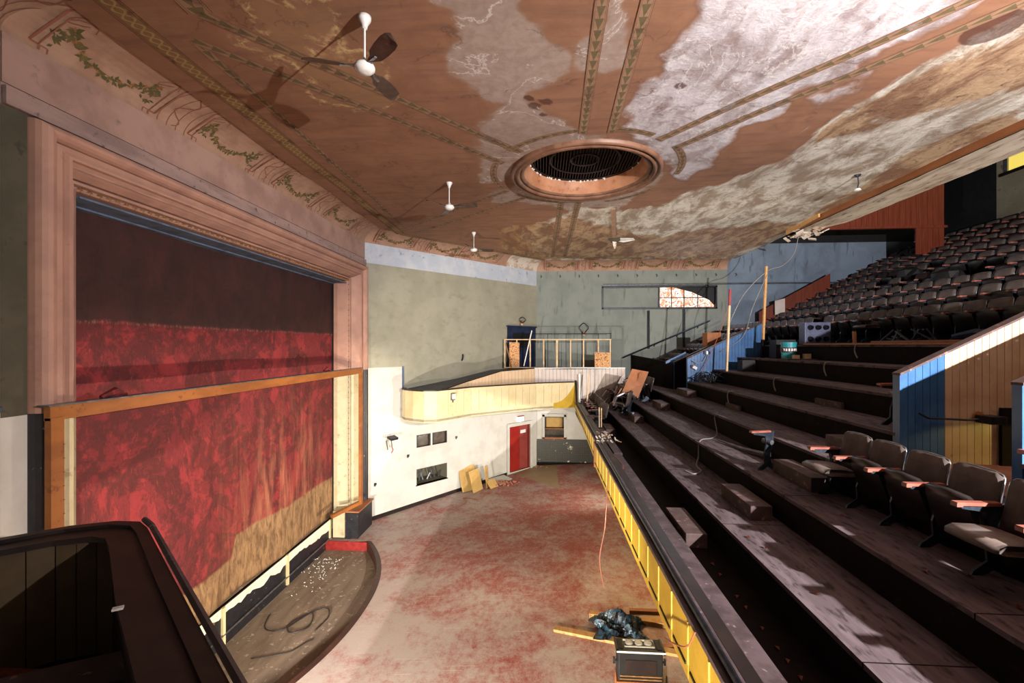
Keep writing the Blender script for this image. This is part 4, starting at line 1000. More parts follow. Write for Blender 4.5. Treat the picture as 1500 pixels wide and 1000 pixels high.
# inner raised partition with a rising top, beadboard
ip = [Vector((-3.3, 14.95)), Vector((-2.66, 15.85)), Vector((-1.55, 16.95)), Vector((-.30, 17.95)), Vector((1.2, 18.45)), Vector((3.4, 18.45))]
itop = [-1.5, -1.30, -.99, -.93, -.93, -.93]
ib = empty('inner_partition', (0, 17.5, -2.4)); tag(ib, 'cream beadboard partition behind the far balcony front, below the stud railing', 'partition')
I0 = (0, 17.5, -2.4)
for j in range(5):
    a, b = ip[j], ip[j + 1]; L_ = (b - a).length; n = max(1, round(L_ / .16))
    for i in range(n):
        p = a.lerp(b, i / n); q = a.lerp(b, (i + 1) / n); d = (q - p).normalized() * .005
        z1 = itop[j] + (itop[j + 1] - itop[j]) * i / n; z2 = itop[j] + (itop[j + 1] - itop[j]) * (i + 1) / n
        m = MB(); m.slab(p + d, q - d, -2.4, z1, -2.4, z2, .03); put(m.build('board', 'peach' if j < 3 else 'palebead', ib), I0)
for j in range(5):
    a, b = ip[j], ip[j + 1]
    m = MB(); m.slab(a - Vector((0, .05)), b - Vector((0, .05)), itop[j], itop[j] + .035, itop[j + 1], itop[j + 1] + .035, .14); put(m.build('cap_rail', 'darkrail' if j < 3 else 'whitemetal', ib), I0)
# grey ramp deck between partition and wall
m = MB()
wl = [Vector(splay(sx(x))) for x in (-4.7, -4.2, -3.2, -2.1, -.4)]
tp = [Vector((-4.6, 15.15)), Vector((-3.4, 14.95)), Vector((-2.66, 15.9)), Vector((-1.55, 17.0)), Vector((-.30, 18.0))]; tz = [-1.56, -1.5, -1.33, -1.02, -.96]; wz = [-1.5, -1.42, -1.25, -1.0, -.96]
for j in range(4): m.add([(tp[j].x, tp[j].y, tz[j]), (tp[j + 1].x, tp[j + 1].y, tz[j + 1]), (wl[j + 1].x, wl[j + 1].y, wz[j + 1]), (wl[j].x, wl[j].y, wz[j])], [(0, 1, 2, 3)])
m.add([(tp[4].x, tp[4].y, -.96), (3.4, 18.5, -.96), (3.4, 20.3, -.96), (wl[4].x, wl[4].y, -.96)], [(0, 1, 2, 3)])
MAT['deck'] = M('grey_deck_paint', '#565a62', '#494c54', 3, rough=.6)
struct(m.build('floor', 'deck'))
# cut off white side panel above the fascia
struct(on_splay('trim_24', sp590 - .004, sp590 + .004, -1.6, -.72, .0, .03, 'soffitblue'))

# stud railing
sr = empty('stud_railing', (.65, 18.5, -.93)); tag(sr, 'unfinished pale stud wall railing standing on the far partition', 'railing')
for i, x in enumerate((-1.55, -1.05, -.49, .07, .62, 1.18, 1.71, 2.31, 2.80)):
    m = MB(); w = .05 if i != 4 else .08; m.box(x - .65 - w / 2, x - .65 + w / 2, -.045, .045, .03, 1.16); m.build('stud', 'stud', sr)
m = MB(); m.box(-2.23, 2.19, -.05, .05, 1.16, 1.2); m.build('top_plate', 'stud', sr)
m = MB(); m.box(-2.23, 2.19, -.05, .05, 0, .03); m.build('bottom_plate', 'stud', sr)
for (x0, x1, z1, lab) in ((-1.36, -.94, -.93 + 1.08, 'narrow orange strand board panel leaning in the left bay of the stud railing'), (2.16, 2.78, -.93 + .66, 'low strand board panel at the right end of the stud railing')):
    m = MB(); m.slab((x0, 18.42), (x1, 18.42), -.90, z1, -.90, z1 - .02, .015); tag(m.build('strand_board', 'osb'), lab, 'board')
m = MB(); m.beam((-.75, 18.3, -.85), (-.42, 18.35, .62), .08, .04); tag(m.build('leaning_post', 'whitemetal'), 'pale post leaning against the stud railing before the navy door', 'post')
m = MB(); m.beam((-1.25, 18.35, -.9), (-1.5, 18.38, .1), .1, .03); tag(m.build('leaning_plank', 'brownpl'), 'dark brown plank leaning at the left end of the stud railing', 'plank')
# thin iron railing behind
ir = empty('iron_railing', (1.3, 19.6, -.93)); tag(ir, 'thin dark iron railing behind the stud railing', 'railing')
for x in (-.55, .25, 1.05, 1.75, 2.45, 3.0): 
    m = MB(); m.tube([(x - 1.3, 0, 0), (x - 1.3, 0, 1.45)], .012, 5); m.build('upright', 'iron', ir)
m = MB(); m.tube([(-1.85, 0, 1.45), (1.72, 0, 1.45)], .014, 5); m.build('top_rail', 'iron', ir)
# navy door upstairs in the splay wall
nd = on_splay('door_3', sx(-1.51), sx(-.34), -.95, .80, .04, .03, 'navy'); struct(nd)
on_splay('door_cap', sx(-1.56), sx(-.32), .80, .86, .07, .06, 'navy', nd)
on_splay('door_panel', sx(-1.3), sx(-.5), -.1, .55, .06, .02, 'black', nd)

# exit lamp on cream front, small wall fittings
def small(name, fn, mat, label, cat, loc, rz=0, parts=None):
    e = empty(name, loc, rz); tag(e, label, cat)
    for nm, f, mt in parts:
        m = MB(); f(m); m.build(nm, mt, e)
    return e
ang = math.atan2(FC[1] - YF, FC[0] - XL)
small('bulkhead_lamp', None, None, 'small white oval lamp on the cream balcony front', 'lamp', (-3.02, 14.90, -1.73), math.radians(58),
      parts=[('base', lambda m: m.obox((0, 0, 0), (.18, .05, .24)), 'metal'), ('lamp_glass', lambda m: m.obox((0, -.05, .01), (.13, .07, .18)), 'label'), ('cable_stub', lambda m: m.tube([(0, 0, -.12), (0, 0, -.2)], .02), 'iron')])
a = splay(sx(-5.25))
small('floodlight', None, None, 'small bent floodlight bracket on the white wall beside the frame', 'floodlight', (a[0] + .05, a[1] - .05, -3.2), ang,
      parts=[('lamp_head', lambda m: m.obox((.05, -.22, .1), (.3, .22, .07), (.3, 0, .2)), 'iron'), ('bracket', lambda m: (m.beam((-.08, -.02, 0), (-.08, -.12, -.3), .03, .03), m.beam((.1, -.02, .05), (.06, -.15, -.2), .03, .03)), 'metal'), ('cable', lambda m: m.tube([(.1, -.05, -.2), (.16, -.05, -.35), (.1, -.04, -.45)], .015), 'redpaint')])
for (X, z, lab) in ((-5.55, -4.60, 'two small black bolts low on the white wall beside the frame'), (-3.31, -3.52, 'small dark hook on the white wall between openings and red doors'), (-4.72, -3.87, 'tiny dark bolt on the white wall left of the openings')):
    p = Vector(splay(sx(X))) - nout * .03; m = MB(); m.obox((0, 0, 0), (.07, .05, .07)); m.obox((0, -.03, -.04), (.03, .06, .05)); tag(m.build('wall_bolt', 'iron', loc=(p.x, p.y, z)), lab, 'bolt')
p = Vector(splay(sx(-3.1)))
m = MB(); m.tube([(0, 0, .1), (.02, -.05, .05), (0, -.06, -.1), (-.03, -.02, -.12)], .03); tag(m.build('wall_hook', 'iron', loc=(p.x + .02, p.y - .05, -.47 + .02)), 'black broken fitting on the green wall above the curved balcony end', 'hook')
# old sconces
def sconce(loc, rz, lab, big):
    e = empty('wall_sconce', loc, rz); tag(e, lab, 'sconce')
    m = MB(); m.obox((0, -.02, 0), (.12, .04, .2)); m.build('plate', 'bead', e)
    m = MB()
    for s_ in (-1, 1): m.tube([(0, -.04, -.02)] + [(s_ * .2 * math.sin(q * pi / 6), -.1, .02 + .45 * (q / 6) if big else .25 * (q / 6)) for q in range(1, 7)], .016, 5)
    m.build('arms', 'iron', e)
    m = MB(); m.lathe([(0, 0), (.05, .02), (.06, .08), (0, .09)], (0, -.05, -.12), 8); m.build('cup', 'peach', e)
sconce((1.88, 20.24, .55), 0, 'wreath shaped iron sconce on the far grey green wall', True)
pp = Vector(splay(sx(-.96))) - nout * .05; sconce((pp.x, pp.y, 1.0), ang, 'small pale sconce above the navy door', False)
# hooks under the far cove
hk = None
for i in range(11):
    x = -.05 + i * .86
    m = MB(); m.tube([(0, 0, .06), (0, -.05, .03), (.03, -.07, -.02), (0, -.05, -.06)], .014, 5); o = m.build('ceiling_hook', 'iron', loc=(x, 20.28, 3.14)); 
    tag(o, 'small dark hook under the far painted cove, %s from the corner' % ORD[i], 'hook', 'row of hooks under the far cove')

# long window box on the far wall
wb = empty('window_box', (5.2, 20.3, 2.15)); tag(wb, 'long black framed signboard box on the far wall beside the bright window', 'board')
m = MB(); m.box(-2.44, -.02, -.03, .0, -.42, .42); m.build('panel', 'bluewall', wb)
for (x0, x1, z0, z1) in ((-2.5, -2.44, -.5, .5), (-2.5, 2.55, .45, .52), (-2.5, 2.55, -.52, -.45), (2.48, 2.54, -.5, .5), (-.02, .05, -.45, .45)):
    m = MB(); m.box(x0, x1, -.08, .0, z0, z1); m.build('frame_bar', 'iron', wb)
m = MB(); m.tube([(-2.5, -.12, .56), (9.5, -.12, .60)], .03, 6); m.build('conduit', 'metal', wb)
mb = MB(); mb.box(5.25, 7.69, 20.45, 20.5, 1.72, 2.62); w4 = struct(mb.build('window_4', 'winlit'))
for x in (5.8, 6.35, 6.95):
    m = MB(); m.box(x, x + .03, 20.40, 20.45, 1.72, 2.62); m.build('glazing_bar', 'iron', w4)
m = MB(); m.box(5.25, 7.69, 20.40, 20.45, 2.14, 2.17); m.build('glazing_bar', 'iron', w4)
m = MB(); m.add([(5.9, 20.42, 2.62), (7.69, 20.42, 2.62), (7.69, 20.42, 1.8), (7.45, 20.42, 2.05), (6.7, 20.42, 2.4)], [(0, 1, 2, 3, 4)]); m.build('torn_cloth', 'black', w4)
# vertical pipes and the sloping handrail on the far wall
for x, zt in ((4.75, 1.56), (6.3, 1.64)):
    m = MB(); m.tube([(0, 0, -1.7), (0, 0, 0)], .05, 8); tag(m.build('wall_pipe', 'iron', loc=(x, 20.22, zt)), 'dark vertical pipe on the far wall, %s the sloping handrail' % ('crossing the middle of' if x > 5 else 'left and below'), 'pipe')
hr = empty('handrail', (5.5, 20.15, .3)); tag(hr, 'dark sloping handrail on the far wall beside the steps', 'handrail')
m = MB(); m.tube([(-1.9, 0, -.85), (1.9, 0, .8)], .035, 6); m.build('rail', 'iron', hr)
for q in (-1.5, -.5, .5, 1.4):
    m = MB(); m.tube([(q, 0, q * .434), (q, .06, q * .434 - .12), (q, .12, q * .434 - .12)], .02, 5); m.build('bracket', 'iron', hr)

# ------------------------------------------------------------------ near side box in the foreground (lower left)
nb = empty('near_box_parapet', (-3.0, 2.5, -2.5)); tag(nb, 'dark brown capped parapet of the near box in the lower left corner', 'parapet')
NB = (-3.0, 2.5, -2.5)
no_ = [(-4.48, 2.96), (-4.32, 3.08), (-4.16, 3.19), (-3.90, 3.42), (-3.62, 3.54), (-3.40, 3.54), (-3.22, 3.42), (-2.4, 2.73), (-1.41, 1.90), (-.3, .98), (1.3, .2)]
ni_ = [(-4.32, 2.86), (-4.19, 2.95), (-4.06, 3.03), (-3.82, 3.24), (-3.58, 3.34), (-3.42, 3.32), (-3.24, 3.18), (-2.5, 2.52), (-1.62, 1.78), (-.5, .84), (1.2, .06)]
def capstrip(nm, A, B, z0, z1, mat):
    m = MB()
    for i in range(len(A) - 1):
        a, b, c, d = A[i], A[i + 1], B[i + 1], B[i]
        vs = [(p[0], p[1], z) for z in (z0, z1) for p in (a, b, c, d)]
        m.add(vs, [(0, 1, 2, 3), (7, 6, 5, 4), (0, 4, 5, 1), (3, 2, 6, 7)] + ([(0, 3, 7, 4)] if i == 0 else []) + ([(1, 5, 6, 2)] if i == len(A) - 2 else []))
    return put(m.build(nm, mat, nb), NB)
mid = [(a[0] * .62 + b[0] * .38, a[1] * .62 + b[1] * .38) for a, b in zip(no_, ni_)]
inn2 = [(b[0] + (b[0] - a[0]) * .25, b[1] + (b[1] - a[1]) * .25) for a, b in zip(no_, ni_)]
capstrip('outer_cap', no_, mid, -1.54, -1.49, 'darkrail'); capstrip('inner_cap', mid, inn2, -1.56, -1.515, 'darkrail')
m = MB(); m.tube([(p[0] + .02, p[1] + .02, -1.48) for p in no_[5:]], .022, 6); put(m.build('edge_bead', 'dustrail', nb), NB)
RR = resample(ni_[:6], .14)
for a, b in zip(RR[:-1], RR[1:]):
    d = (b - a).normalized() * .004; m = MB(); m.slab(a + d, b - d, -2.5, -1.56, -2.5, -1.56, .03); put(m.build('board', 'boxboard', nb), NB)
m = MB()
for a, b in zip(ni_[5:-1], ni_[6:]): m.slab(a, b, -2.5, -1.56, -2.5, -1.56, .04)
put(m.build('inner_facing', 'darkrail', nb), NB)
RO = resample(no_, .33)
m = MB()
for a, b in zip(RO[:-1], RO[1:]): m.slab(Vector(a) - Vector((.03, .03)), Vector(b) - Vector((.03, .03)), -2.53, -1.54, -2.53, -1.54, .03)
put(m.build('outer_facing', 'cream', nb), NB)
m = MB(); m.prism([(p[0], p[1]) for p in no_] + [(1.3, -1.7), (-.25, -1.7)], -2.53, -2.48); struct(m.build('floor', 'riser'))
bs = empty('box_bench', (-3.2, 2.3, -2.48)); tag(bs, 'dark wooden step bench inside the near box', 'bench')
m = MB(); m.slab((-3.55, 2.5), (-2.75, 2.95), -2.16, -2.1, -2.16, -2.1, .34, side=-1); m.v = [(x + 3.2, y - 2.3, z + 2.48) for x, y, z in m.v]; m.build('seat_board', 'box', bs)
m = MB(); m.slab((-3.5, 2.3), (-2.8, 2.7), -2.48, -2.16, -2.48, -2.16, .05); m.v = [(x + 3.2, y - 2.3, z + 2.48) for x, y, z in m.v]; m.build('front_board', 'riser', bs)
m = MB(); m.beam((-3.9, 2.85, -2.3), (-3.2, 3.0, -2.4), .08, .04); tag(m.build('loose_plank', 'redwood'), 'reddish plank lying inside the near box behind the bench', 'plank')
m = MB(); m.obox((-2.95, 2.98, -1.5), (.05, .03, .012), (0, 0, .6)); tag(m.build('plaster_chip', 'label', loc=(.55, -.62, .01)), 'white chip lying on the dark box parapet', 'chip')

# ------------------------------------------------------------------ passage side walls with beadboard
def board_wall(name, Yw, x0, x1, zt0, slope, zb, th, mats, label, front=-1, bw=.093):
    e = empty(name, (x0, Yw, zb)); tag(e, label, 'wall panel')
    n = round((x1 - x0) / bw)
    for i in range(n):
        xa = i * bw; xb_ = xa + bw - .006; m = MB()
        za = zt0 + slope * xa - zb; zc_ = zt0 + slope * xb_ - zb
        m.slab((xa, 0), (xb_, 0), 0, za, 0, zc_, th)
        mt = mats(x0 + xa); m.build('board', mt, e)
    m = MB(); m.slab((0, .02), (x1 - x0, .02), 0, zt0 - zb - .01, 0, zt0 + slope * (x1 - x0) - zb - .01, th - .03); m.build('core', 'riser', e)
    m = MB(); m.slab((-.03, -.03), (x1 - x0, -.03), zt0 - zb, zt0 - zb + .03, zt0 + slope * (x1 - x0) - zb, zt0 + slope * (x1 - x0) - zb + .03, th + .06); m.build('cap_rail', 'box', e)
    m = MB(); m.box(-.03, .0, -.02, th + .02, 0, zt0 - zb); m.build('end_post', 'bluepaint', e)
    return e
board_wall('passage_wall', 6.3, 4.81, 7.9, -.40, .50, -1.58, .08, lambda x: 'bluepaint' if x < 5.35 else 'tanboard', 'beadboard passage wall at right, half blue half cream, with a sloping top')
board_wall('passage_wall', 4.78, 4.81, 7.9, -.40, .50, -1.58, .06, lambda x: 'bluepaint', 'dark blue end of the nearer passage wall at the right picture edge')
board_wall('passage_wall', 14.96, 4.80, 7.25, -.43, .485, -1.58, .08, lambda x: 'bluepaint', 'bright blue beadboard wall with sloping top behind the steps in mid distance', bw=.10)
board_wall('passage_wall', 16.5, 4.80, 7.25, -.62, .47, -1.58, .08, lambda x: 'riser' , 'dark wall with sloping top on the far side of the blue passage', bw=.10)
# doorway trim in the near passage wall
dj = empty('door_jamb', (6.02, 6.28, -1.58)); tag(dj, 'dark brown door frame at the right end of the cream beadboard wall', 'door frame')
m = MB(); m.box(0, .22, -.04, 0, 0, .76); m.build('jamb', 'riser', dj)
# floodlight with conduit on the cream boards
fl = empty('flood_lamp', (5.78, 6.28, -.96)); tag(fl, 'black box lamp on a long pipe across the blue and cream boards', 'lamp')
m = MB(); m.obox((.03, -.12, .0), (.22, .2, .10), (0, 0, .1)); bevel(m.build('lamp_box', 'iron', fl), .01)
m = MB(); m.tube([(-.78, -.03, .06), (-.68, -.05, 0), (-.4, -.05, -.01), (-.2, -.05, -.02), (-.05, -.08, .0)], .014, 6); m.build('conduit', 'iron', fl)
m = MB(); m.lathe([(0, 0), (.07, 0), (.07, .02), (0, .02)], n=12); o = m.build('backplate', 'brownpl', fl); o.rotation_euler = (pi / 2, 0, 0); o.location = (-.02, 0, .02)
# low front wall of the far block
m = MB(); m.slab((4.8, 16.5), (4.05, 20.2), -1.98, -.62, -1.98, -.42, .06); tag(m.build('low_wall', 'riser'), 'low black wall in front of the far seat block', 'wall')
m = MB(); m.slab((4.5, 16.46), (5.2, 16.46), -.66, -.57, -.32, -.23, .12); tag(m.build('rail_cap_piece', 'bluepaint'), 'short pale blue sloping rail on top of the dark passage wall', 'rail')
# wooden box on the wall, orange ply
m = MB(); m.box(0, .5, 0, .5, 0, .68); tag(bevel(m.build('plywood_crate', 'orange', loc=(6.0, 16.6, -.2))), 'upright orange plywood crate behind the blue beadboard wall', 'crate')
m = MB(); m.slab((9.3, 19.7), (12.2, 19.7), .9, 1.45, 1.8, 3.05, .05); tag(m.build('stair_side_panel', 'redwood'), 'red brown stair side panel rising along the far wall behind the seats', 'panel')
m = MB(); m.slab((9.85, 19.5), (10.25, 19.5), 1.3, 1.9, 1.4, 2.0, .04); tag(m.build('pale_door_panel', 'palebead'), 'small pale panel before the red brown stair side by the far wall', 'panel')

# ------------------------------------------------------------------ step boxes
rows_ = ['lowest', 'second lowest', 'second highest', 'highest']
for i in range(4):
    x0 = 1.97 + .79 * i + (.07 if i else 0); z = -2.78 + .40 * i
    for (ya, yb, wh) in ((6.24, 7.24, 'near'), (13.85, 14.88, 'far')):
        m = MB(); m.box(0, .29, 0, yb - ya, 0, .2); o = bevel(m.build('step_box', 'box', loc=(x0, ya, z)), .008)
        tag(o, '%s brown wooden step box of the %s line of balcony steps' % (rows_[i], wh), 'step', 'wooden step boxes on the balcony tiers')
for i, (x, y, k) in enumerate(((4.25, 11.0, 2), (5.0, 8.6, 3))):
    m = MB(); m.box(0, .05, 0, .8, 0, .12); tag(m.build('loose_batten', 'box', loc=(X_(k + 1) - .07, y, Z_(k) + .0)), 'reddish batten against the %s riser in the middle of the balcony' % ORD[k], 'batten')

# ------------------------------------------------------------------ theatre seats (face -X, backs toward +X)
def seat_meshes():
    out = {}
    # backrest: curved padded panel, front fabric + shell
    def back(front):
        m = MB(); ny_, nz_ = 6, 4; W2 = .235
        def pt(u, v, off):
            y = -W2 + 2 * W2 * u; cr = .035 * (1 - (2 * u - 1) ** 2)
            z = .40 + .455 * v; edge = max(0, abs(2 * u - 1) - .7) / .3
            z -= .025 * edge * edge * v
            x = -.02 + .10 * v + cr + off
            return (x, y, z)
        A = [pt(i / ny_, j / nz_, 0 if not front else -.028 * (math.sin(pi * i / ny_) ** .5) * (math.sin(pi * (j + .3) / (nz_ + .6)) ** .5)) for j in range(nz_ + 1) for i in range(ny_ + 1)]
        B = [pt(i / ny_, j / nz_, .025) for j in range(nz_ + 1) for i in range(ny_ + 1)]
        n = len(A); fs = []
        for j in range(nz_):
            for i in range(ny_):
                a = j * (ny_ + 1) + i; fs.append((a, a + ny_ + 1, a + ny_ + 2, a + 1))
                fs.append((n + a, n + a + 1, n + a + ny_ + 2, n + a + ny_ + 1))
        per = [i for i in range(ny_ + 1)] + [j * (ny_ + 1) + ny_ for j in range(1, nz_ + 1)] + [nz_ * (ny_ + 1) + i for i in range(ny_ - 1, -1, -1)] + [j * (ny_ + 1) for j in range(nz_ - 1, 0, -1)]
        for a, b in zip(per, per[1:] + per[:1]): fs.append((a, b, n + b, n + a))
        m.add(A + B, fs); return m
    out['back'] = back(True)
    m = MB()   # shiny rim round the top of the back
    pts = [(.03, -.242, .50), (.07, -.242, .74), (.09, -.238, .815), (.105, -.21, .845), (.12, -.12, .857), (.125, 0, .86), (.12, .12, .857), (.105, .21, .845), (.09, .238, .815), (.07, .242, .74), (.03, .242, .50)]
    m.tube(pts, .009, 5); out['rim'] = m
    def pan(up):
        m = MB(); n = 5
        prof = [(-.0, .0), (-.05, .035), (-.2, .05), (-.38, .045), (-.44, .015), (-.44, -.03), (-.36, -.05), (-.0, -.04)]
        a = math.radians(72) if up else math.radians(3)
        ring = []
        for (x, z) in prof:
            xx = x * math.cos(a) + z * math.sin(a) * 1.0; zz_ = -x * math.sin(a) + z * math.cos(a)
            ring.append((-.04 + xx, (.23 if up else .40) + zz_))
        rows2 = []
        for q, sc_ in ((-.225, .86), (-.205, 1), (0, 1.06), (.205, 1), (.225, .86)):
            cx_ = sum(p[0] for p in ring) / len(ring); cz_ = sum(p[1] for p in ring) / len(ring)
            rows2.append([(cx_ + (p[0] - cx_) * sc_, q, cz_ + (p[1] - cz_) * sc_) for p in ring])
        k = len(ring); vs = [p for r in rows2 for p in r]; fs = []
        for i in range(4):
            for j in range(k): fs.append((i * k + j, i * k + (j + 1) % k, (i + 1) * k + (j + 1) % k, (i + 1) * k + j))
        fs.append(tuple(range(k))); fs.append(tuple(reversed(range(4 * k, 5 * k)))); m.add(vs, fs); return m
    out['pan_up'] = pan(True); out['pan_dn'] = pan(False)
    m = MB(); m.obox((-.17, .262, .615), (.36, .06, .028)); m.obox((-.33, .262, .605), (.05, .064, .03)); out['arm'] = m
    m = MB()   # cast iron standard: curved foot, web, arm post
    Q = [(.06, 0), (.12, 0), (.10, .05), (.03, .12), (.02, .30), (.07, .45), (.09, .62), (-.02, .60), (-.30, .60), (-.30, .57), (-.08, .54), (-.06, .40), (-.10, .26), (-.09, .12), (-.20, .04), (-.22, 0), (-.12, 0), (-.04, .05)]
    n = len(Q); vs = [(x, .25, z) for x, z in Q] + [(x, .272, z) for x, z in Q]
    m.add(vs, [tuple(range(n)), tuple(reversed(range(n, 2 * n)))] + [(i, n + i, n + (i + 1) % n, (i + 1) % n) for i in range(n)]); out['std'] = m
    return out
SMH = seat_meshes()
def make_seat(up):
    e = empty('theatre_seat')
    SMH['back'].build('backrest', 'seatfab', e, smooth=True)
    SMH['rim'].build('metal_rim', 'metal', e, smooth=True)
    SMH['pan_up' if up else 'pan_dn'].build('seat_cushion', 'cushion' if not up else 'seatback', e, smooth=True)
    SMH['arm'].build('armrest', 'arm', e)
    SMH['std'].build('standard', 'ironwork', e)
    return e
proto_up = make_seat(True); proto_dn = make_seat(False); used = set()
def place_seat(x, y, z, up, label, group, rz=0.0, s=1.0):
    proto = proto_up if up else proto_dn
    if id(proto) not in used:
        used.add(id(proto)); o = proto; o.location = (x, y, z); o.rotation_euler = (0, 0, rz)
    else: o = copy_thing(proto, (x, y, z), rz, label)
    tag(o, label, 'seat', group); return o
# five seats in the near row
G = 'five theatre seats in the near right row'
near = ((5.93, False, 'with its dusty cushion folded down, at the left end'), (5.42, True, 'with a raised cushion, second from the left end'), (4.89, True, 'with a raised cushion, middle one'), (4.37, True, 'with a raised cushion, second from the right picture edge'), (3.84, False, 'with its pale cushion folded down, at the right picture edge'))
for y, up, t in near:
    place_seat(3.92, y, -1.98, up, 'brown seat %s' % t, G)
# the rows carry on beyond the right picture edge
for j, (xb, zf, n) in enumerate(((3.92, -1.98, 9), (4.72, -1.58, 10), (5.52, -1.18, 10))):
    for i in range(n):
        y = 3.31 - i * .53 if j == 0 else 4.1 - i * .53
        place_seat(xb, y, zf, True, 'seat beyond the right picture edge, %s nearer the camera, %s tier' % (ORD[i], ORD[j]), 'seats beyond the right picture edge')
# loose end standard with arm for the row
def loose_standard(x, y, z, rz, lab, tilt=0.0):
    e = empty('seat_standard', (x, y, z), rz); e.rotation_euler = (tilt, 0, rz); tag(e, lab, 'seat part')
    m = MB(); m.v = list(SMH['std'].v); m.f = list(SMH['std'].f); m.mi = list(SMH['std'].mi); m.uv = list(SMH['std'].uv)
    m.v = [(a, b - .26, c) for a, b, c in m.v]; m.build('iron_frame', 'ironwork', e)
    m = MB(); m.obox((-.17, 0, .615), (.36, .06, .028)); m.build('armrest', 'arm', e)
    m = MB(); m.tube([(-.02, -.08, .45), (-.02, .1, .45)], .04, 8); m.build('hinge', 'metal', e)
loose_standard(3.92, 6.22, -1.98, 0, 'end standard with pink armrest at the left end of the near row')
loose_standard(3.62, 7.35, -1.98, .3, 'lone seat standard with pink armrest standing on the bare tier')
loose_standard(5.25, 7.0, -1.18, .2, 'dark seat standard beside the end of the blue passage wall', .12)
# upper block rows
WALLTOP = 20.0
for r in range(9):
    y = WALLTOP - .3; i = 0; ylim = max(XR(r) * .985 - .6, 8.9)
    while y > ylim:
        skip = (r == 3 and 12.2 < y < 13.6) or (r in (3, 4) and 14.6 < y < 16.1 and i % 2) or (r == 0 and 14.9 < y < 15.6)
        if not skip:
            lab = 'grey theatre seat, %s from far wall, %s row above cross aisle' % (ORD[i], ORD[r])
            place_seat(XR(r) - .1, y, ZR(r), not ((i * 7 + r * 5) % 11 == 3), lab, 'theatre seats of the upper balcony rows', rz=rnd.uniform(-.03, .03))
        y -= .535; i += 1
# far corner block above the dark wall
for j, k in enumerate((3, 4, 5, 6)):
    for i in range(6):
        y = 19.8 - i * .53
        place_seat(X_(k + 1) - .1 if k < 6 else 7.9, y, Z_(k), True, 'small dark seat, %s from far wall, %s row of far corner block' % (ORD[i], ORD[j]), 'seats of the far corner block')
# huddled seats at the far end of the lower tiers
for j, (xb, zf) in enumerate(((2.02, -2.78), (2.92, -2.38), (3.72, -1.98))):
    for i in range(8):
        y = 19.6 - i * .56 if j == 2 else 18.0 - i * .52
        if j < 2 and i > 5: continue
        if j == 2 and i < 2: continue
        place_seat(xb, y, zf, True, 'dark huddled seat, %s from far wall, %s row at far end of lower tiers' % (ORD[i], ORD[j]), 'seats at the far end of the lower tiers', rz=rnd.uniform(-.2, .3))
for i, (x, y, z, rz) in enumerate(((2.0, 14.95, -2.78, .5), (2.85, 15.0, -2.38, -.5))):
    place_seat(x, y, z, False, 'collapsed seat with %s cushion at the near end of the far lower rows' % ('a pale drooping' if i == 0 else 'a torn grey'), 'collapsed seats', rz=rz)

# ------------------------------------------------------------------ loose things on the balcony
def wire(name, pts, r, mat, label, n=5):
    m = MB(); P = []
    V = [Vector(p) for p in pts]; V = [V[0]] + V + [V[-1]]
    for i in range(1, len(V) - 2):
        for q in range(6):
            t = q / 6; a, b, c, d = V[i - 1], V[i], V[i + 1], V[i + 2]
            P.append(.5 * ((2 * b) + (c - a) * t + (2 * a - 5 * b + 4 * c - d) * t * t + (3 * b - a - 3 * c + d) * t ** 3))
    P.append(V[-1]); m.tube(P, r, n)
    return tag(m.build(name, mat, smooth=True), label, 'cable')
m = MB(); m.slab((2.72, 15.3), (3.32, 15.3), -1.62, -.86, -1.75, -.93, .03)
m.v = [(2.70, 15.3, -1.62), (3.25, 15.3, -1.78), (3.25, 15.33, -1.78), (2.70, 15.33, -1.62), (3.1, 15.55, -.80), (3.66, 15.55, -.90), (3.66, 15.58, -.90), (3.1, 15.58, -.80)]
tag(m.build('plywood_sheet', 'brownpl'), 'square brown plywood sheet leaning on the far lower seats', 'board')
m = MB(); m.tube([(2.35, 14.9, -2.0), (2.5, 15.1, -1.72), (2.75, 15.15, -1.6), (3.0, 15.1, -1.66), (3.1, 15.0, -1.75)], [.03, .05, .05, .04, .07], 7); tag(m.build('bent_seat_back', 'metal'), 'bent grey metal strip curving beside the plywood sheet', 'seat part')
small('spray_bottle', None, None, 'small blue and white bottle on the tier below the plywood sheet', 'bottle', (2.9, 14.4, -1.98 - .4), 0,
      parts=[('body', lambda m: m.lathe([(0, 0), (.06, 0), (.06, .14), (.02, .18), (.02, .22), (0, .22)], n=10), 'label'), ('cap', lambda m: m.obox((0, 0, .24), (.08, .03, .04)), 'bluepaint')])
rr = random.Random(41)
for i in range(9):
    x = rr.uniform(1.9, 3.4); y = rr.uniform(15.2, 17.0); z = -2.3 + .5 * (x - 1.9)
    m = MB(); m.beam((0, 0, 0), (rr.uniform(.1, .5), rr.uniform(-.3, .3), rr.uniform(.35, .75)), .06, .03)
    tag(m.build('loose_board', rr.choice(['redwood', 'brownpl', 'box']), loc=(x, y, z)), 'loose wooden board sticking up from the huddled far seats, %s from the balcony front' % ORD[i], 'board', 'boards sticking out of the huddled seats')
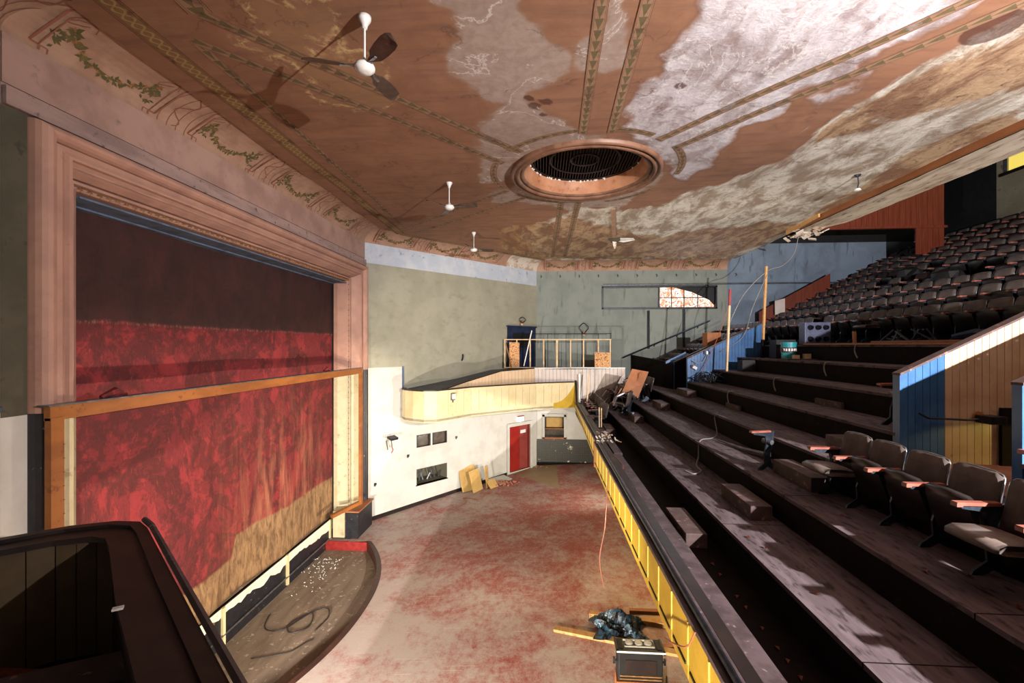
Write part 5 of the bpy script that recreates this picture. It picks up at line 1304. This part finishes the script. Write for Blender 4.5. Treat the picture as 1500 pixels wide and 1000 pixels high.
# poles
for (a, b, lab, dk) in (((5.62, 13.95, -.78), (5.72, 13.95, 1.72), 'thin pale pole with a red painted tip standing by the blue wall', 'tip'), ((6.86, 14.35, -.38), (6.98, 14.35, 2.47), 'taller pale wooden pole with a dark foot by the blue wall', 'foot')):
    e = empty('wooden_pole', a); tag(e, lab, 'pole'); d = Vector(b) - Vector(a)
    if dk == 'tip':
        m = MB(); m.beam((0, 0, 0), d * .8, .07, .05); m.build('shaft', 'stud', e); m = MB(); m.beam(d * .8, d, .07, .05); m.build('red_tip', 'redpaint', e)
    else:
        m = MB(); m.beam(d * .2, d, .07, .06); m.build('shaft', 'plank', e); m = MB(); m.beam((0, 0, 0), d * .2, .10, .08); m.build('dark_foot', 'riser', e)
wire('ceiling_wire', [(8.1, 14.6, 3.55), (7.9, 14.5, 2.9), (7.5, 14.4, 2.5), (6.98, 14.35, 2.3), (6.4, 14.6, 1.6), (6.0, 14.8, .6)], .012, 'wire', 'thin pale wire hanging from the broken ceiling fascia to the tall pole')
wire('pole_wire', [(6.98, 14.3, 2.2), (6.6, 14.4, 1.2), (6.5, 14.85, .3), (5.8, 14.9, -.2)], .010, 'wire', 'thin wire running down from the tall pole to the blue wall')
wire('pole_wire', [(5.70, 13.9, 1.3), (5.55, 14.3, .4), (5.35, 14.8, -.5), (5.0, 14.6, -1.0)], .010, 'wirered', 'thin wire hanging from the red tipped pole')
small('junction_box', None, None, 'small white junction box with cable on the blue beadboard wall', 'fitting', (5.38, 14.9, -.28), 0,
      parts=[('box', lambda m: m.lathe([(0, 0), (.1, 0), (.1, .1), (0, .1)], n=12), 'metal'), ('cable', lambda m: m.tube([(0, -.02, 0), (-.15, -.03, -.25), (-.35, -.03, -.3), (-.5, -.03, -.2)], .012), 'wire')])
small('socket_box', None, None, 'small metal socket with a short cable low on the blue wall', 'fitting', (4.98, 14.9, -.72), 0,
      parts=[('box', lambda m: m.obox((0, -.03, 0), (.14, .06, .09), (0, .5, 0)), 'whitemetal'), ('back', lambda m: m.obox((-.05, -.01, .04), (.12, .04, .1)), 'iron')])
m = MB(); rr = random.Random(8)
for k in range(30):
    c = Vector((4.95 + rr.uniform(0, .5), 14.3 + rr.uniform(-.3, .4), -1.15)); m.tube([c, c + Vector((rr.uniform(-.2, .2), rr.uniform(-.2, .2), rr.uniform(.1, .35))), c + Vector((rr.uniform(-.35, .35), rr.uniform(-.3, .3), rr.uniform(0, .2)))], .014, 4)
tag(m.build('cable_tangle', 'iron', kind='stuff'), 'tangle of dark cables heaped at the foot of the blue wall', 'cables')
# bucket
bk = empty('paint_bucket', (6.72, 12.6, -.38)); tag(bk, 'teal paint bucket with a printed band, on the tier by the blue wall', 'bucket')
m = MB(); m.lathe([(0, 0), (.17, 0), (.185, .42), (.195, .42), (.195, .47), (.17, .47), (.17, .46), (.0, .45)], n=20); m.build('body', 'teal', bk, smooth=False)
m = MB(); m.lathe([(.181, .20), (.186, .33)], n=20); m.build('label_band', 'darklab', bk)
m = MB()
for k, ch in enumerate((0, 1, 2, 3, 4, 5)):
    a = math.radians(-152 + k * 19); m.obox((.19 * math.cos(a), .19 * math.sin(a), .265), (.02, .035, .07), (0, 0, a)); 
m.build('lettering', 'label', bk)
m = MB(); m.tube([(-.19, 0, .42), (-.2, -.08, .30), (-.16, -.15, .2), (-.02, -.21, .17)], .006, 5); m.build('handle', 'metal', bk)
m = MB(); m.box(0, .2, 0, .1, 0, .16); tag(m.build('wood_block', 'stud', loc=(7.0, 12.35, -.38)), 'pale wood block right of the teal bucket', 'block')
m = MB(); m.box(0, .14, 0, .1, 0, .10); tag(m.build('wood_block', 'stud', loc=(6.62, 12.15, -.35)), 'pale wood block in front of the teal bucket', 'block')
m = MB(); m.obox((0, 0, 0), (.75, .4, .03)); tag(m.build('plywood_scrap', 'box', loc=(6.8, 12.3, -.365)), 'thin ply scrap under the wood blocks by the bucket', 'board')
# control panel
cp = empty('dimmer_panel', (7.45, 13.1, .02)); tag(cp, 'grey blue metal panel with six black knobs behind the teal bucket', 'control panel')
m = MB(); m.box(-.02, .68, 0, .3, 0, .64); bevel(m.build('case', 'greybox', cp), .01)
for r_ in range(2):
    for c_ in range(3):
        m = MB(); m.lathe([(0, 0), (.075, 0), (.06, .07), (0, .075)], n=14); o = m.build('knob', 'knob', cp); o.location = (.12 + c_ * .21, -.005, .17 + r_ * .32); o.rotation_euler = (pi / 2, 0, 0)
m = MB(); m.box(0, .55, 0, .4, 0, .55); tag(m.build('black_case', 'black', loc=(6.85, 13.5, .02 - .4)), 'black equipment case left of the knob panel', 'case')
m = MB(); m.box(0, .38, 0, .35, 0, .34); tag(m.build('black_case', 'black', loc=(6.0, 13.75, -.78)), 'low black box at the foot of the blue wall', 'case')
# orange planks along the cross aisle edge
for i, (x, y0, y1, z, lab) in enumerate(((7.35, 7.2, 12.6, .02, 'long orange plank lying flat along the cross aisle edge'), (7.7, 8.0, 11.6, .02, 'second orange plank behind the aisle edge plank'), (7.5, 7.6, 10.6, .065, 'orange plank resting on top of the two aisle planks'))):
    m = MB(); m.slab((0, 0), (.1 * i - .05, y1 - y0), 0, .04, 0, .04, .2); tag(m.build('long_plank', 'orange', loc=(x, y0, z)), lab, 'plank')
m = MB(); m.beam((0, 0, 0), (.0, .02, .32), .07, .05); tag(m.build('upright_offcut', 'brownpl', loc=(7.5, 11.2, .02)), 'short upright wood offcut on the aisle edge', 'wood')
m = MB(); rr = random.Random(15)
for k in range(14): m.beam((rr.uniform(0, .5), rr.uniform(0, 1.2), .03), (rr.uniform(0, .5), rr.uniform(0, 1.2), rr.uniform(.05, .35)), .04, .03)
tag(m.build('seat_frame_scrap', 'ironwork', loc=(7.85, 9.9, .02), kind='stuff'), 'heap of dark seat frames on the cross aisle', 'scrap')
m = MB(); m.tube([(0, 0, .08), (.2, -.3, .14), (.3, -.7, .1), (.5, -1.1, .06)], [.06, .12, .12, .05], 7); tag(m.build('blue_cloth', 'navy', loc=(8.75, 10.1, .1)), 'dark blue cloth bundle lying before the front upper row', 'cloth')
for k, (x, y, r_) in enumerate(((11.55, 13.0, 3), (12.3, 15.2, 4))):
    m = MB(); m.lathe([(0, 0), (.22, .05), (.32, .2), (.27, .4), (.12, .5), (0, .52)], n=11); 
    m.v = [(a + rnd.uniform(-.05, .05), b * 1.3 + rnd.uniform(-.05, .05), c) for a, b, c in m.v]
    tag(m.build('black_sack', 'black', loc=(x - .4, y, ZR(r_) + .25)), 'bulky black sack draped over the %s row of upper seats' % ORD[r_], 'sack')
# cables on the lower tiers
def T(k): return Z_(k) + .012
wire('floor_cable', [(2.7, 8.6, T(0)), (2.8, 8.4, T(0)), (3.0, 8.6, T(0)), (3.05, 9.0, T(0)), (3.19, 9.3, T(1) - .3), (3.25, 9.4, T(1)), (3.6, 9.7, T(1)), (3.9, 10.2, T(1)), (4.0, 10.6, T(2) - .1), (4.1, 10.7, T(2))], .014, 'wire', 'long grey cable winding over two tiers in the middle of the balcony')
for k, y in ((3, 11.7), (4, 11.0), (5, 10.4), (6, 10.6)):
    x = X_(k) - .03; z = Z_(k)
    wire('riser_cable', [(x + .1, y, z + .012), (x - .015, y, z - .01), (x - .02, y + .03, z - .15), (x - .02, y - .05, z - .3)], .014, 'wire', 'short grey cable hanging over the %s riser of the bare tiers' % ORD[k])
wire('floor_cable', [(1.65, 7.0, -2.5 - .12), (1.7, 8.0, -2.6), (1.62, 9.0, -2.6), (1.75, 9.8, -2.6), (1.7, 10.7, -2.6)], .012, 'wirered', 'reddish cable lying along the inner ledge of the yellow front')
m = MB(); m.tube([(3.9, 8.0, -1.9), (3.75, 8.6, -1.93), (3.62, 9.4, -1.94)], [.05, .03, .02], 6); tag(m.build('seat_strut', 'metal'), 'grey metal seat strut lying against the second riser', 'seat part')
rr = random.Random(31)
for i in range(16):
    k = rr.choice((-1, 0, 1)); x = (X_(k) + rr.uniform(.1, .5)) if k >= 0 else 2.15; y = rr.uniform(3.4, 6.5); z = Z_(k) + .01
    m = MB(); m.add([(-.03, 0, 0), (0, -.02, .015), (.04, 0, .0), (0, .02, .02)], [(0, 1, 2), (0, 2, 3)]); o = m.build('dry_leaf', 'redwood', loc=(x, y, z)); o.rotation_euler = (0, 0, rr.uniform(0, 6))
    tag(o, 'dry brown leaf lying on the dark floor of the lower tiers', 'leaf', 'dry leaves on the lower tiers')

# ------------------------------------------------------------------ fans and ceiling fittings
def make_fan():
    e = empty('ceiling_fan')
    m = MB(); m.lathe([(0, 0), (.075, 0), (.07, -.04), (.035, -.10), (.028, -.14), (0, -.14)], n=16); m.build('canopy', 'whitemetal', e, smooth=True)
    m = MB(); m.tube([(0, 0, -.13), (0, 0, -.50)], .012, 8); m.build('rod', 'whitemetal', e)
    m = MB(); m.lathe([(0, -.49), (.03, -.49), (.035, -.53), (.10, -.545), (.115, -.57), (.115, -.60), (.09, -.62), (.085, -.63), (.05, -.645), (0, -.65)], n=20); m.build('motor', 'whitemetal', e, smooth=True)
    for k in range(3):
        m = MB(); a = 2 * pi * k / 3; ca, sa_ = math.cos(a), math.sin(a)
        S_ = [(.10, .03), (.20, .035), (.26, .07), (.40, .085), (.55, .088), (.63, .07), (.665, .03)]
        vs = []
        for r, w in S_:
            for s_, zz_ in ((-1, .03), (1, -.03)):
                x, y = r, s_ * w; vs.append((x * ca - y * sa_, x * sa_ + y * ca, -.575 + zz_ * min(1, (r - .1) / .2) - .0))
        vs2 = [(x, y, z + .008) for x, y, z in vs]; n = len(vs); fs = []
        for i in range(len(S_) - 1):
            q = 2 * i; fs.append((q, q + 1, q + 3, q + 2)); fs.append((n + q, n + q + 2, n + q + 3, n + q + 1)); fs.append((q, q + 2, n + q + 2, n + q)); fs.append((q + 1, n + q + 1, n + q + 3, q + 3))
        fs.append((0, n, n + 1, 1)); fs.append((n - 2, n - 1, 2 * n - 1, 2 * n - 2))
        m.add(vs + vs2, fs); bl = m.build('blade', 'blade', e)
        m = MB(); m.beam((.09 * ca, .09 * sa_, -.565), (.27 * ca, .27 * sa_, -.585), .03, .012); m.build('blade_arm', 'metal', bl)
    return e
fan = make_fan(); fan.location = (-2.02, 4.94, H); fan.rotation_euler = (0, 0, math.radians(197)); tag(fan, 'nearest white ceiling fan with three dark tarnished blades', 'ceiling fan', 'ceiling fans')
o = copy_thing(fan, (-2.12, 10.04, H), math.radians(-8), 'middle ceiling fan of the three, left of the round vent')
o = copy_thing(fan, (-2.25, 14.56, H), math.radians(20), 'farthest and smallest of the three ceiling fans')
bh = empty('bare_lampholder', (6.89, 10.2, H)); tag(bh, 'bare lampholder hanging by the brown ceiling fascia', 'lamp')
m = MB(); m.tube([(0, 0, 0), (.02, 0, -.2), (0, 0, -.3)], .012, 6); m.build('stem', 'iron', bh)
m = MB(); m.lathe([(0, -.3), (.05, -.32), (.07, -.36), (0, -.37)], n=10); m.build('socket', 'whitemetal', bh)
m = MB(); m.lathe([(0, 0), (.07, -.01), (.05, -.05), (0, -.05)], n=10); m.build('rose', 'iron', bh)

# ------------------------------------------------------------------ things on the main floor
def lean_sheet(x, y, w, h, rz, tilt, mat, lab):
    m = MB(); m.box(-w / 2, w / 2, -.012, .012, 0, h); o = m.build('board_sheet', mat, loc=(x, y, flz(x) + .01)); o.rotation_euler = (tilt, 0, rz); return tag(o, lab, 'board', 'tan boards leaning on the white wall')
lean_sheet(-2.75, 17.05, .75, .95, ang - .1, -.38, 'board_tan', 'largest tan fibreboard sheet leaning on the white wall')
lean_sheet(-2.45, 16.95, .62, .82, ang + .25, -.28, 'board_tan', 'front tan fibreboard sheet with a notched corner')
lean_sheet(-2.12, 17.35, .22, .85, ang + .4, -.12, 'board_tan', 'narrow tan board strip standing right of the two sheets')
lean_sheet(-1.85, 17.3, .45, .35, ang + .1, -.75, 'board_tan', 'low tan board offcut beside the narrow strip')
m = MB(); m.obox((0, 0, .07), (.95, .5, .04), (.12, 0, ang)); m.obox((.1, -.15, .03), (.6, .3, .04), (0, 0, ang)); tag(m.build('white_panel', 'white', loc=(-1.75, 18.15, flz(-1.75))), 'white panel lying over rubble left of the red doors', 'panel')
m = MB(); rr = random.Random(77)
for k in range(70):
    m.obox((rr.gauss(0, .28), rr.gauss(0, .14), rr.uniform(.01, .09)), (rr.uniform(.04, .14), rr.uniform(.03, .1), rr.uniform(.02, .06)), (rr.random(), rr.random(), rr.random() * 3))
tag(m.build('rubble_heap', 'rubble', loc=(-1.55, 17.75, flz(-1.55)), kind='stuff'), 'heap of pink brick and plaster rubble before the red doors', 'rubble')
m = MB()
for k in range(40): m.obox((rr.uniform(-.5, 1.6), rr.uniform(-.2, .2), .01), (rr.uniform(.02, .09), rr.uniform(.02, .07), .02), (rr.random(), rr.random(), rr.random() * 3))
tag(m.build('plaster_crumbs', 'rubble', loc=(-.1, 20.05, flz(-.1)), kind='stuff'), 'scattered plaster crumbs along the black tiled wall', 'debris')
m = MB()
for k in range(90):
    t = rr.uniform(.0, 1); m.obox((-6.2 + rr.gauss(.25, .25), 12.3 - abs(rr.gauss(0, .9)), -6.04), (rr.uniform(.01, .04), rr.uniform(.01, .035), .012), (rr.random(), rr.random(), rr.random() * 3))
tag(m.build('pit_crumbs', 'label', kind='stuff'), 'white plaster crumbs at the far end of the sunken pit floor', 'debris')
wire('pit_cable', [(-6.1, 9.6, -6.035), (-5.9, 9.1, -6.035), (-5.5, 9.1, -6.035), (-5.2, 9.7, -6.035), (-5.0, 9.2, -6.035), (-5.3, 9.0, -6.03), (-5.45, 9.35, -6.03), (-5.0, 9.9, -6.035), (-4.75, 9.6, -6.035), (-4.8, 9.1, -6.035)], .014, 'wiredark', 'dark looped cable lying on the sunken pit floor')
wire('pit_cable', [(-5.6, 8.2, -6.035), (-5.0, 8.4, -6.035), (-4.8, 8.7, -6.035), (-4.7, 8.8, -6.035)], .010, 'wiredark', 'thin dark cable end nearer the camera on the pit floor')
wire('floor_cable', [(-3.9, 15.4, flz(-3.9) + .02), (-3.5, 15.0, flz(-3.5) + .02), (-3.2, 15.5, flz(-3.2) + .02), (-3.0, 15.2, flz(-3) + .02), (-2.7, 15.8, flz(-2.7) + .02), (-2.9, 16.2, flz(-2.9) + .02), (-2.3, 16.0, flz(-2.3) + .02)], .012, 'wirered', 'tangled red brown cable on the floor along the white wall')
# lumber, bag, box at the bottom
def lumber(a, b, w, h, lab, mat='plank'):
    c = (Vector(a[:2]) + Vector(b[:2])) / 2; z = flz(c.x)
    m = MB(); m.beam(Vector((a[0] - c.x, a[1] - c.y, flz(a[0]) - z + h / 2 + (a[2] if len(a) > 2 else 0))), Vector((b[0] - c.x, b[1] - c.y, flz(b[0]) - z + h / 2 + (b[2] if len(b) > 2 else 0))), w, h)
    tag(m.build('lumber_piece', mat, loc=(c.x, c.y, z)), lab, 'plank', 'lumber on the main floor')
lumber((.24, 8.55), (2.55, 7.75), .14, .05, 'long pine board lying behind the dark machine')
lumber((.95, 8.95), (2.5, 8.55), .12, .09, 'short pine beam under the black plastic sheet')
lumber((1.75, 9.05), (2.9, 8.95), .10, .07, 'pine offcut behind the plastic sheet, ending under the yellow front', 'brownpl')
lumber((1.55, 8.75), (2.9, 8.80, .04), .13, .03, 'thin pine slat right of the plastic sheet')
lumber((1.6, 7.95), (2.8, 8.05), .08, .05, 'brown batten between machine and yellow front', 'brownpl')
lumber((1.3, 9.15), (2.2, 9.3), .5, .012, 'pale board lying flat beyond the plastic sheet', 'tread') if False else None
m = MB(); nx_, ny_ = 22, 16; rb_ = random.Random(4); ph = [(rb_.uniform(2, 9), rb_.uniform(2, 9), rb_.uniform(0, 6)) for _ in range(6)]
vs = []
for j in range(ny_ + 1):
    for i in range(nx_ + 1):
        u, v_ = i / nx_ * 2 - 1, j / ny_ * 2 - 1; rr_ = math.hypot(u, v_)
        hgt = .20 * max(0, 1 - rr_) ** .7 * (1 + .7 * math.exp(-((u + v_ - .1) / .25) ** 2))
        rip = sum(.022 * math.sin(a * u * 2 + b * v_ * 2 + c) for a, b, c in ph)
        k = 1 + .18 * math.sin(5 * math.atan2(v_, u)); vs.append((u * .47 * k, v_ * .36 * k, max(.02, hgt + rip)))
m.add(vs, [(j * (nx_ + 1) + i, j * (nx_ + 1) + i + 1, (j + 1) * (nx_ + 1) + i + 1, (j + 1) * (nx_ + 1) + i) for j in range(ny_) for i in range(nx_)])
tag(m.build('plastic_sheet', 'bag', loc=(1.45, 8.55, flz(1.45) + .03)), 'crumpled shiny black plastic sheet over the pine boards', 'plastic sheet')
mc = empty('floor_machine', (1.44, 6.72, flz(1.44))); tag(mc, 'dark metal machine with three round dials on a brown wooden stand', 'machine')
m = MB(); m.add([(-.38, -.16, 0), (.40, -.16, 0), (.36, .16, 0), (-.34, .16, 0), (-.35, -.13, .46), (.35, -.13, .46), (.33, .13, .46), (-.33, .13, .46)], [(0, 3, 2, 1), (4, 5, 6, 7), (0, 1, 5, 4), (1, 2, 6, 5), (2, 3, 7, 6), (3, 0, 4, 7)]); m.build('stand', 'brownpl', mc)
m = MB(); m.box(-.32, .32, -.12, .12, .46, .90); bevel(m.build('case', 'black', mc), .015)
m = MB(); m.box(-.22, .22, -.13, -.12, .58, .78); m.build('front_panel', 'darkrail', mc)
for z in (.50, .545): 
    m = MB(); m.box(-.30, .30, -.14, -.12, z, z + .015); m.build('front_rib', 'bead', mc)
m = MB(); m.box(-.35, .35, -.15, .15, .90, .915); m.box(-.35, -.32, -.15, .15, .88, .93); m.box(.32, .35, -.15, .15, .88, .93); m.box(-.35, .35, -.15, -.12, .9, .93); m.build('top_plate', 'iron', mc)
m = MB(); m.box(-.22, .22, -.05, -.03, .915, .93); m.box(-.22, .22, .10, .12, .915, .93); m.box(-.35, .35, -.155, -.145, .90, .925); m.build('bright_trim', 'whitemetal', mc)
for x in (-.14, 0, .14):
    m = MB(); m.lathe([(0, 0), (.055, 0), (.055, .02), (.045, .025), (0, .025)], n=16); o = m.build('dial', 'whitemetal', mc); o.location = (x, .04, .915)
for x in (-.28, .28):
    m = MB(); m.box(x - .035, x + .035, -.1, .12, .915, .935); m.build('side_tray', 'black', mc)
for x in (-.37, .37):
    m = MB(); m.tube([(x - .05 * (1 if x > 0 else -1), -.02, .70), (x, -.02, .70)], .015, 6); m.obox((x, -.02, .70), (.03, .03, .09)); m.build('side_knob', 'iron', mc)
wire('floor_cable', [(2.0, 7.3, flz(2) + .02), (1.95, 7.0, flz(2) + .02), (2.3, 6.9, flz(2.3) + .02), (2.2, 6.6, flz(2.2) + .02), (2.6, 7.0, flz(2.6) + .02)], .012, 'wiredark', 'dark cable on the floor between the machine and the yellow front')
wire('hanging_cable', [(1.26, 3.75, -2.36), (1.22, 3.85, -2.55), (1.2, 4.2, -2.75), (1.22, 4.5, -2.9), (1.6, 7.2, -5.2)][:4], .008, 'wirered', 'thin cable hanging over the yellow balcony front at the bottom')
wire('hanging_cable', [(1.27, 8.6, -2.4), (1.22, 8.5, -2.9), (1.15, 8.3, -3.4), (1.05, 8.2, -3.9), (1.1, 8.0, -4.3)], .01, 'wirered', 'red brown cable dangling below the middle of the yellow front')
for (y, lab) in ((17.2, 'white'), (16.6, 'pale')):
    m = MB(); m.beam((0, 0, 0), (.1 if lab == 'pale' else 0, .1, 1.15 if lab == 'white' else 1.2), .09 if lab == 'white' else .05, .05); tag(m.build('rail_post', 'whitemetal' if lab == 'white' else 'stud', loc=(1.52 if lab == 'white' else 1.75, y + .9, -2.3)), '%s post standing at the far end of the yellow balcony rail' % lab, 'post')
m = MB(); m.box(-.03, .0, -.02, .02, 0, .62); m.box(.04, .07, -.02, .02, 0, .6); tag(m.build('twin_slats', 'stud', loc=(1.82, 14.2, -2.78 + .2)), 'pair of pale upright slats behind the far part of the yellow front', 'slat')
